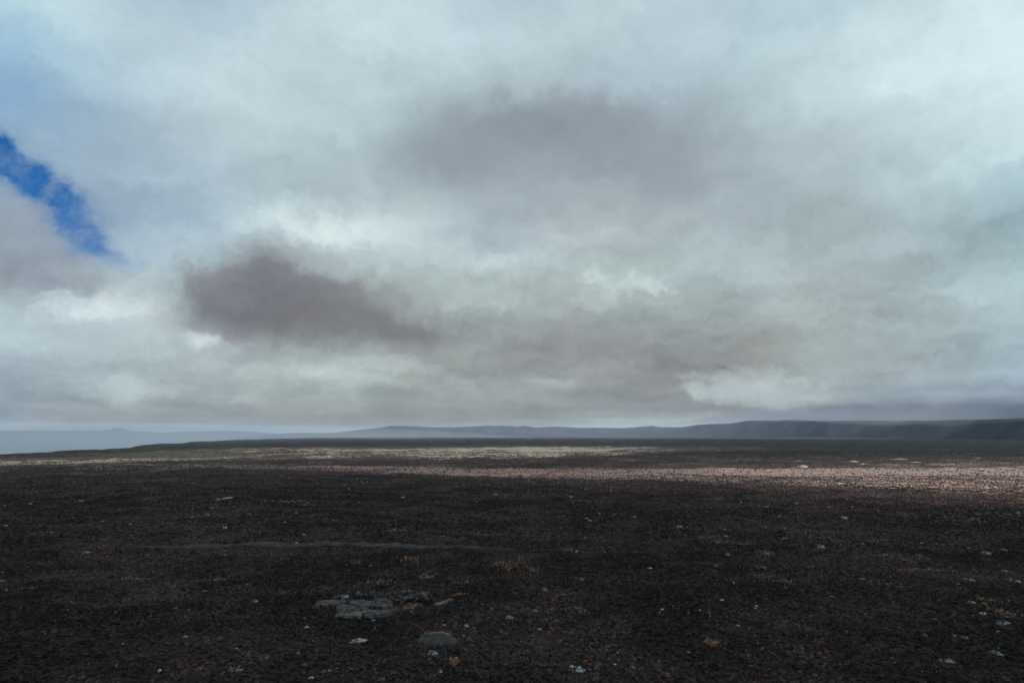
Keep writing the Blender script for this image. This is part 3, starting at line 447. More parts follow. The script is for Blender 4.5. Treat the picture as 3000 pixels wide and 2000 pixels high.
def cloud_objects():
    X, Y, top, bot, cell = build_clouds()
    m, n = X.shape
    idx = np.arange(m * n).reshape(m, n)
    ii, jj = np.nonzero(cell)
    edge = np.zeros((m, n), bool)
    full = np.zeros((m + 1, n + 1), int); full[1:-1, 1:-1] = cell
    cnt = full[:-1, :-1] + full[1:, :-1] + full[1:, 1:] + full[:-1, 1:]
    rim = cnt < 4
    top = np.where(rim, CLOUD_Z + 20 + 0.5, top); bot = np.where(rim, CLOUD_Z + 20 - 0.5, bot)
    co = np.concatenate([np.stack([X, Y, top], -1).reshape(-1, 3), np.stack([X, Y, bot], -1).reshape(-1, 3)])
    q = np.stack([idx[ii, jj], idx[ii + 1, jj], idx[ii + 1, jj + 1], idx[ii, jj + 1]], -1)
    faces = [tuple(f) for f in q] + [tuple(f[::-1] + m * n) for f in q]
    cs = set(zip(ii.tolist(), jj.tolist()))
    for i, j in cs:
        for (di, dj, a, b_) in ((-1, 0, (i, j + 1), (i, j)), (1, 0, (i + 1, j), (i + 1, j + 1)), (0, -1, (i, j), (i + 1, j)), (0, 1, (i + 1, j + 1), (i, j + 1))):
            if (i + di, j + dj) not in cs:
                a, b_ = idx[a], idx[b_]
                faces.append((b_, a, a + m * n, b_ + m * n))
    used = np.unique(np.array([v for f in faces for v in f]))
    remap = np.zeros(len(co), int); remap[used] = np.arange(len(used))
    o = link_mesh('clouds', co[used], [tuple(int(remap[v]) for v in f) for f in faces], volume_material('cloud_droplets', 0.05, (0.97, 0.98, 1.0)), smooth_shade=True)
    tag(o, 'broken layer of low cloud overhead with gaps for the sun', kind='stuff')
if True: cloud_objects()

# ================================================================ haze
def box(name, lo, hi, mat):
    x0, y0, z0 = lo; x1, y1, z1 = hi
    v = [(x0, y0, z0), (x1, y0, z0), (x1, y1, z0), (x0, y1, z0), (x0, y0, z1), (x1, y0, z1), (x1, y1, z1), (x0, y1, z1)]
    f = [(0, 3, 2, 1), (4, 5, 6, 7), (0, 1, 5, 4), (1, 2, 6, 5), (2, 3, 7, 6), (3, 0, 4, 7)]
    return link_mesh(name, v, f, mat)
if True:
    hz = box('haze', (-61000, -61000, LOW - 40), (61000, 61000, 215), volume_material('hazy_air', 3.6e-5, (0.60, 0.765, 0.99)))
    tag(hz, 'thin blue-grey haze over the whole plain', kind='stuff')
    V, F = [], []                                               # rain mist lying on the lowland beyond the escarpment
    for i in range(25):
        for j in range(48):
            th_, ph_ = math.pi * i / 24, 2 * math.pi * j / 48
            w_ = 1 + 0.12 * math.sin(3 * ph_ + 1) + 0.08 * math.sin(5 * ph_)
            V.append((-5500 + 5100 * w_ * math.sin(th_) * math.cos(ph_), 7400 + 6600 * w_ * math.sin(th_) * math.sin(ph_), -90 + 245 * math.cos(th_)))
    for i in range(24):
        for j in range(48): F.append((i * 48 + j, (i + 1) * 48 + j, (i + 1) * 48 + (j + 1) % 48, i * 48 + (j + 1) % 48))
    ms = link_mesh('mist', V, F, volume_material('rain_mist', 0.55e-4, (0.70, 0.82, 0.90)), None, True)
    tag(ms, 'pale blue rain mist over the lowland at the left of the horizon', kind='stuff')
    V, F = [], []                                               # a thin shred of the same mist drifting over the rim of the plain
    for i in range(17):
        for j in range(36):
            th_, ph_ = math.pi * i / 16, 2 * math.pi * j / 36
            w_ = 1 + 0.12 * math.sin(3 * ph_) + 0.07 * math.sin(7 * ph_ + 1)
            V.append((-1350 + 1150 * w_ * math.sin(th_) * math.cos(ph_), 2500 + 1700 * w_ * math.sin(th_) * math.sin(ph_), -10 + 62 * math.cos(th_)))
    for i in range(16):
        for j in range(36): F.append((i * 36 + j, (i + 1) * 36 + j, (i + 1) * 36 + (j + 1) % 36, i * 36 + (j + 1) % 36))
    ms = link_mesh('mist', V, F, volume_material('drifting_mist', 1.7e-4, (0.62, 0.71, 0.86)), None, True)
    tag(ms, 'thin shred of mist drifting over the left rim of the plain', kind='stuff')
    crest = np.array(RIGHT_CREST, float); crest = crest[crest[:, 0] > 1900]     # low cloud bank capping the nearer hills, its object shares the mist name
    s_ = np.linspace(0, len(crest) - 1, 60); cx, cy, cz = (np.interp(s_, np.arange(len(crest)), crest[:, k]) for k in range(3))
    V, F = [], []; nn = len(s_)
    for i in range(nn):
        e = min(1.0, i / 34, (nn - 1 - i) / 4 + 0.02) ** 0.7
        dist = math.hypot(cx[i], cy[i]); up = 0.0115 * dist
        for j in range(20):
            a = 2 * math.pi * j / 20
            rr = e * (1 + 0.35 * float(fbm(np.array([i * 0.35]), np.array([math.cos(a) * 1.3 + 7]), 3, 88)[0]))
            off = 0.16 * dist * math.cos(a) * rr; k = 1 + off / dist
            V.append((cx[i] * k, cy[i] * k, cz[i] + up * 0.45 + up * math.sin(a) * rr))
    for i in range(nn - 1):
        for j in range(20): F.append((i * 20 + j, i * 20 + (j + 1) % 20, (i + 1) * 20 + (j + 1) % 20, (i + 1) * 20 + j))
    F.append(tuple(range(19, -1, -1))); F.append(tuple((nn - 1) * 20 + j for j in range(20)))
    ms = link_mesh('mist', V, F, volume_material('hill_cloud', 0.8e-3, (0.40, 0.45, 0.53)), None, True)
    tag(ms, 'grey-blue low cloud hanging on the tops of the nearer hills at right', kind='stuff')

# ================================================================ low lava dome, lava slab outcrop
def poly_slab(name, pts, z_base, top, mat, parent, dome=0.0, seed=0):
    """an irregular crust plate: outline, rounded shoulder and a slightly uneven top"""
    rs = random.Random(seed)
    c = Vector((sum(p[0] for p in pts) / len(pts), sum(p[1] for p in pts) / len(pts)))
    ring = []
    for k, p in enumerate(pts):                                 # split every edge and jitter it so the outline is broken, not drawn
        a = Vector(p); b_ = Vector(pts[(k + 1) % len(pts)])
        L = (b_ - a).length; nseg = max(3, min(12, int(L / 0.28)))
        for s in range(nseg):
            q = a.lerp(b_, s / nseg)
            nrm = Vector((b_.y - a.y, a.x - b_.x)).normalized()
            ring.append(q + nrm * rs.uniform(-0.42, 0.26) * min(1, L / 1.6))
    tilt = Vector((rs.uniform(-0.03, 0.03), rs.uniform(-0.02, 0.05)))
    V = []; F = []; n = len(ring)
    def h(q): return (q - c).dot(tilt)
    levels = ((1.03, -0.5), (1.0, top * 0.78), (0.975, top * 0.95), (0.82, top * 1.0 + dome * 0.35), (0.62, top * 0.98 + dome * 0.6), (0.34, top * 1.0 + dome * 0.85))
    for s, z in levels:
        for q in ring:
            p = c + (q - c) * s
            V.append((p.x, p.y, z_base + z + h(p) + rs.uniform(-0.06, 0.06)))
    V.append((c.x, c.y, z_base + top + dome))
    for l in range(len(levels) - 1):
        for k in range(n):
            k2 = (k + 1) % n
            F.append((l * n + k, l * n + k2, (l + 1) * n + k2, (l + 1) * n + k))
    l = len(levels) - 1
    for k in range(n): F.append((l * n + k, l * n + (k + 1) % n, len(V) - 1))
    o = link_mesh(name, V, F, mat, parent)
    return o

def chunk_mesh(name, n, seed, flat=1.0):
    """angular lump: hull of points on a bumpy ball, unit size, base at z = -0.35"""
    rs = random.Random(seed); bm = bmesh.new()
    for k in range(n):
        z = rs.uniform(-0.6, 1); a = rs.uniform(0, 2 * math.pi); rr = math.sqrt(max(0, 1 - z * z)) * rs.uniform(0.72, 1.0)
        bm.verts.new((0.5 * rr * math.cos(a), 0.5 * rr * math.sin(a), 0.5 * z * flat * rs.uniform(0.7, 1)))
    r_ = bmesh.ops.convex_hull(bm, input=bm.verts)
    bmesh.ops.delete(bm, geom=[g for g in r_['geom_interior'] if isinstance(g, bmesh.types.BMVert)], context='VERTS')
    bmesh.ops.recalc_face_normals(bm, faces=bm.faces)
    me = bpy.data.meshes.new(name); bm.to_mesh(me); bm.free()
    return me

def rough_mesh(name, seed, sub=2, amp=0.35, fx=1.0):
    """weathered lump: ball pushed in and out by noise, flat-ish underneath"""
    bm = bmesh.new(); bmesh.ops.create_icosphere(bm, subdivisions=sub, radius=0.5)
    o = Vector((seed * 3.7, seed * 1.9, seed * 0.6))
    for v in bm.verts:
        nrm = v.co.normalized()
        v.co = nrm * 0.5 * (1 + amp * mnoise.fractal(nrm * 1.6 * fx + o, 0.9, 2.1, 4) + 0.12 * mnoise.cell(nrm * 3.1 + o))
        if v.co.z < -0.2: v.co.z = -0.2 + 0.15 * (v.co.z + 0.2)
    me = bpy.data.meshes.new(name); bm.to_mesh(me); bm.free()
    return me

keep_clear = []     # (x, y, radius) where no rubble is strewn
outcrop = bpy.data.objects.new('lava_outcrop', None); COL.objects.link(outcrop)
OC = (-21.73, 104.92)
oz = gz(*OC)
outcrop.location = (OC[0], OC[1], oz)
tag(outcrop, 'smooth grey lava slab of broken plates with a jagged dark ridge behind and rust stains', 'lava outcrop')
SLABS = [([(-29.45, 106.49), (-28.77, 107.61), (-27.09, 108.25), (-25.45, 107.87), (-24.67, 105.87), (-25.69, 105.14), (-26.73, 104.54), (-27.98, 104.19), (-28.84, 105.14)], 0.35, 0, 0), ([(-24.97, 107.44), (-23.54, 108.27), (-22.23, 107.19), (-20.75, 107.44), (-19.57, 106.06), (-17.34, 105.45), (-16.47, 103.36), (-17.72, 102.49), (-19.64, 103.36), (-21.5, 103.77), (-23.06, 104.13), (-24.34, 105.15)], 0.45, 0, 0), ([(-21.08, 108.29), (-19.62, 108.81), (-18.24, 108.03), (-17.68, 105.64), (-19.4, 105.95), (-20.72, 107.26)], 0.55, 0, 0), ([(-26.1, 104.39), (-24.5, 105.17), (-23.12, 104.39), (-21.54, 103.98), (-20.49, 103.22), (-20.38, 101.96), (-21.79, 102.42), (-23.14, 101.96), (-24.43, 101.29), (-25.1, 102.82)], 0.3, 0, 0), ([(-24.89, 98.9), (-24.1, 99.98), (-22.7, 100.08), (-21.71, 100.74), (-20.56, 100.08), (-20.59, 98.9), (-22.28, 98.26), (-24.29, 97.95)], 0.38, 1, 0), ([(-24.71, 101.28), (-23.15, 102.0), (-21.93, 102.4), (-21.49, 101.72), (-22.76, 100.94), (-24.43, 100.72)], 0.22, 0, 0), ([(-20.07, 101.88), (-18.97, 102.16), (-17.48, 101.99), (-16.47, 102.91), (-16.06, 101.32), (-17.16, 100.22), (-18.61, 99.56), (-20.13, 99.4), (-20.39, 99.94)], 0.32, 0, 0), ([(-21.11, 100.59), (-20.25, 102.0), (-19.91, 101.43), (-20.58, 99.5)], 0.5, 1, 0), ([(-16.31, 103.77), (-15.64, 105.14), (-14.66, 105.63), (-13.62, 104.66), (-13.6, 102.9), (-14.47, 101.31), (-15.86, 101.87)], 0.35, 2, 0.12), ([(-11.66, 105.14), (-10.25, 106.8), (-8.79, 108.51), (-8.96, 107.74), (-10.02, 105.99), (-11.39, 104.78)], 0.35, 1, 0)]
for k, (pts, top, tint, dome) in enumerate(SLABS):
    mx = sum(q[0] for q in pts) / len(pts); my = sum(q[1] for q in pts) / len(pts); sh = 0.68 if tint == 2 else 0.82
    loc = [(mx + (x - mx) * sh - OC[0], my + (y - my) * sh - OC[1]) for x, y in pts]
    top *= 0.45
    o = poly_slab('slab', loc, 0.05, top, M[('slab', 'slab_pale', 'slab_rust')[tint]], outcrop, dome, 30 + k)
    if tint == 2: o['label'] = 'rust-stained domed slab'
    if tint == 1: o['label'] = 'paler thin slab'
frs = random.Random(8)
for k in range(46):                                             # broken bits of crust round the rim of the plates
    pts, top, tint, dome = SLABS[frs.choice((0, 0, 1, 1, 2, 3, 4, 4, 5, 6, 6, 8, 9))]
    i = frs.randrange(len(pts)); a_ = Vector(pts[i]); b_ = Vector(pts[(i + 1) % len(pts)])
    q = a_.lerp(b_, frs.random()); s = frs.uniform(0.22, 0.7); q += Vector((b_.y - a_.y, a_.x - b_.x)).normalized() * frs.uniform(-0.2, 0.45)
    n = frs.randrange(4, 7); ph = frs.uniform(0, 6.28)
    bit = [(q.x - OC[0] + s * frs.uniform(0.6, 1.2) * math.cos(ph + 6.283 * j / n), q.y - OC[1] + 0.8 * s * frs.uniform(0.6, 1.2) * math.sin(ph + 6.283 * j / n)) for j in range(n)]
    poly_slab('slab_fragment', bit, 0.05, frs.uniform(0.04, 0.22), M['slab_pale' if frs.random() < 0.25 else 'slab'], outcrop, 0.0, 300 + k)
BLOCKS = [(-23.71, 109.96, 1.07, 0.95, 0), (-23.27, 109.64, 0.48, 0.65, 0), (-22.94, 110.04, 1.15, 0.43, 0), (-22.91, 110.61, 0.88, 0.72, 0), (-22.73, 110.49, 0.68, 0.93, 0), (-22.09, 110.41, 1.08, 0.45, 0), (-21.79, 110.28, 0.46, 0.9, 0), (-21.55, 109.98, 1.21, 0.9, 0), (-20.92, 108.62, 0.86, 0.77, 0), (-20.62, 108.6, 0.98, 0.95, 0), (-20.25, 109.68, 0.73, 0.46, 0), (-20.29, 110.15, 0.69, 0.74, 0), (-19.84, 109.24, 0.71, 0.55, 0), (-19.3, 109.73, 0.7, 0.66, 0), (-19.17, 110.64, 1.22, 0.38, 0), (-18.62, 109.48, 0.47, 0.85, 0), (-18.53, 110.08, 0.47, 0.39, 0), (-18.18, 109.55, 0.61, 0.83, 0), (-17.58, 109.62, 0.72, 0.58, 0), (-17.45, 109.89, 0.54, 0.82, 0), (-17.91, 106.79, 0.51, 1.15, 0), (-18.28, 108.58, 0.98, 1.15, 0), (-17.64, 106.57, 0.91, 0.64, 0), (-17.88, 109.15, 0.55, 0.53, 0), (-17.07, 106.32, 0.6, 0.43, 0), (-17.02, 107.9, 0.81, 0.59, 0), (-16.8, 106.9, 0.84, 0.73, 0), (-16.75, 106.59, 0.5, 0.79, 0), (-16.69, 109.32, 1.08, 1.18, 0), (-16.2, 107.03, 0.56, 0.74, 0), (-16.15, 106.84, 0.71, 0.76, 0), (-15.63, 106.81, 1.25, 0.76, 0), (-15.68, 107.23, 0.86, 0.63, 0), (-15.82, 109.26, 0.79, 1.21, 0), (-15.16, 107.58, 0.88, 0.67, 0), (-15.46, 108.82, 1.12, 1.11, 0), (-14.9, 107.04, 1.1, 0.95, 0), (-14.6, 107.13, 0.77, 0.96, 0), (-14.67, 108.07, 1.1, 0.96, 0), (-14.24, 106.5, 0.99, 0.86, 0), (-13.92, 106.93, 1.75, 1.27, 0), (-12.97, 106.62, 1.9, 1.35, 0), (-12.32, 106.93, 1.11, 1.11, 0), (-14.57, 109.46, 0.98, 0.73, 0), (-13.96, 110.77, 0.99, 0.58, 0), (-11.83, 106.62, 0.63, 0.63, 0), (-26.94, 110.11, 1.15, 0.41, 0), (-27.4, 109.46, 0.81, 0.36, 0), (-23.8, 104.81, 0.94, 0.34, 0), (-22.13, 103.35, 0.92, 0.31, 0), (-20.39, 104.22, 0.93, 0.39, 0), (-20.1, 104.63, 0.62, 0.47, 0), (-22.77, 101.65, 1.06, 0.42, 0), (-21.86, 102.77, 0.61, 0.38, 0), (-23.93, 101.65, 0.68, 0.33, 0), (-20.45, 101.65, 0.91, 0.38, 0), (-29.51, 107.55, 0.64, 0.32, 0), (-28.26, 105.22, 0.63, 0.22, 0), (-8.82, 109.79, 0.56, 0.33, 1), (-8.52, 110.44, 0.59, 0.43, 1), (-8.26, 110.77, 0.46, 0.3, 1), (-9.17, 109.33, 0.46, 0.23, 1), (-7.99, 111.31, 0.66, 0.3, 1), (-7.45, 111.58, 0.73, 0.3, 1), (-7.0, 111.98, 0.6, 0.25, 1), (-9.52, 108.94, 0.42, 0.16, 1), (-15.06, 104.81, 0.78, 0.41, 1), (-14.13, 105.1, 0.53, 0.28, 1), (-14.41, 101.93, 0.52, 0.24, 1), (-18.17, 111.78, 0.67, 0.33, 1), (-18.37, 111.11, 0.5, 0.3, 1), (-24.21, 107.86, 0.32, 0.16, 1), (-15.64, 104.22, 0.53, 0.25, 1)]
block_meshes = [chunk_mesh('block', 15, 100 + k) for k in range(7)]
for me in block_meshes: me.materials.append(M['block'])
rust_meshes = [chunk_mesh('block', 14, 200 + k) for k in range(4)]
for me in rust_meshes: me.materials.append(M['rust'])
for k, (x, y, w, h, rust) in enumerate(BLOCKS):
    me = random.choice(rust_meshes if rust else block_meshes)
    o = bpy.data.objects.new('block', me); COL.objects.link(o); o.parent = outcrop
    o.location = (x - OC[0], y - OC[1], gz(x, y) - oz + 0.30 * h + 0.15)
    o.scale = (w * 1.35, w * random.uniform(0.7, 1.2), h * 1.8)
    o.rotation_euler = (random.uniform(-0.5, 0.5), random.uniform(-0.5, 0.5), random.uniform(0, 6.28))
    if rust: o['label'] = 'orange rusty clinker block'
for pts, *_ in SLABS:
    cx = sum(p[0] for p in pts) / len(pts); cy = sum(p[1] for p in pts) / len(pts)
    for p in pts:
        for s in (0.25, 0.6): keep_clear.append((cx + (p[0] - cx) * s, cy + (p[1] - cy) * s, 0.6))

def build_dome():
    DC, rx, ry, hz_ = ((-9.28, 88.76), 2.45, 2.1, 0.62)
    z0 = gz(*DC)
    root = bpy.data.objects.new('lava_dome', None); COL.objects.link(root); root.location = (DC[0], DC[1], z0)
    tag(root, 'low rounded lava dome with ropy folds and a tan crest, in front of the slab', 'lava dome')
    na, nr = 56, 26
    A, Q = np.meshgrid(np.linspace(0, 2 * np.pi, na + 1)[:-1], np.linspace(0.02, 1.0, nr), indexing='ij')
    wob = 1 + 0.10 * np.cos(2 * A + 1) + 0.08 * np.cos(3 * A + 0.4) + 0.14 * fbm(np.cos(A) * 2.6, np.sin(A) * 2.6, 4, 19)
    X = rx * Q * np.cos(A) * wob; Y = ry * Q * np.sin(A) * wob
    Z = hz_ * (1 - Q ** 2.2) + 0.10 * fbm(X / 0.45, Y / 0.45, 4, 13) + 0.12 * fbm(X / 1.3, Y / 1.3, 2, 14)
    Z = Z - (Q > 0.97) * 0.35
    V = np.stack([X, Y, Z], -1).reshape(-1, 3).tolist(); F = []
    for a in range(na):
        b_ = (a + 1) % na
        for k in range(nr - 1): F.append((a * nr + k, a * nr + k + 1, b_ * nr + k + 1, b_ * nr + k))
    V.append((0, 0, float(Z[:, 0].mean()))); F += [(a * nr, ((a + 1) % na) * nr, len(V) - 1) for a in range(na)]
    link_mesh('dome', V, F, M['dome'], root, True)
    def top(x, y):
        q = math.hypot(x / rx, y / ry); return hz_ * (1 - min(1, q) ** 2.2)
    for k in range(7):                                          # ropy folds bowed across the crest
        y0 = ry * (0.62 - 0.13 * k); half = rx * (0.72 - 0.02 * k) * math.sqrt(max(0.05, 1 - (y0 / ry) ** 2))
        Vf, Ff = [], []
        for i in range(19):
            u = -1 + 2 * i / 18; x = u * half + 0.15; y = y0 - 0.30 * ry * u * u * 0.6 + 0.04 * math.sin(9 * u + k)
            r_ = 0.12 * (1 - 0.75 * abs(u) ** 3)
            for j in range(6):
                an = j * math.pi / 3
                Vf.append((x, y + r_ * 1.5 * math.cos(an), top(x, y) + 0.05 + r_ * math.sin(an)))
        for i in range(18):
            for j in range(6): Ff.append((i * 6 + j, i * 6 + (j + 1) % 6, (i + 1) * 6 + (j + 1) % 6, (i + 1) * 6 + j))
        link_mesh('rope_fold', Vf, Ff, M['dome_tan'] if k < 4 else M['dome'], root, True)
    for a in np.linspace(0, 6.28, 14): keep_clear.append((DC[0] + 0.45 * rx * math.cos(a), DC[1] + 0.45 * ry * math.sin(a), 0.48 * ry))
    return DC, rx, ry, z0
DOME = build_dome()

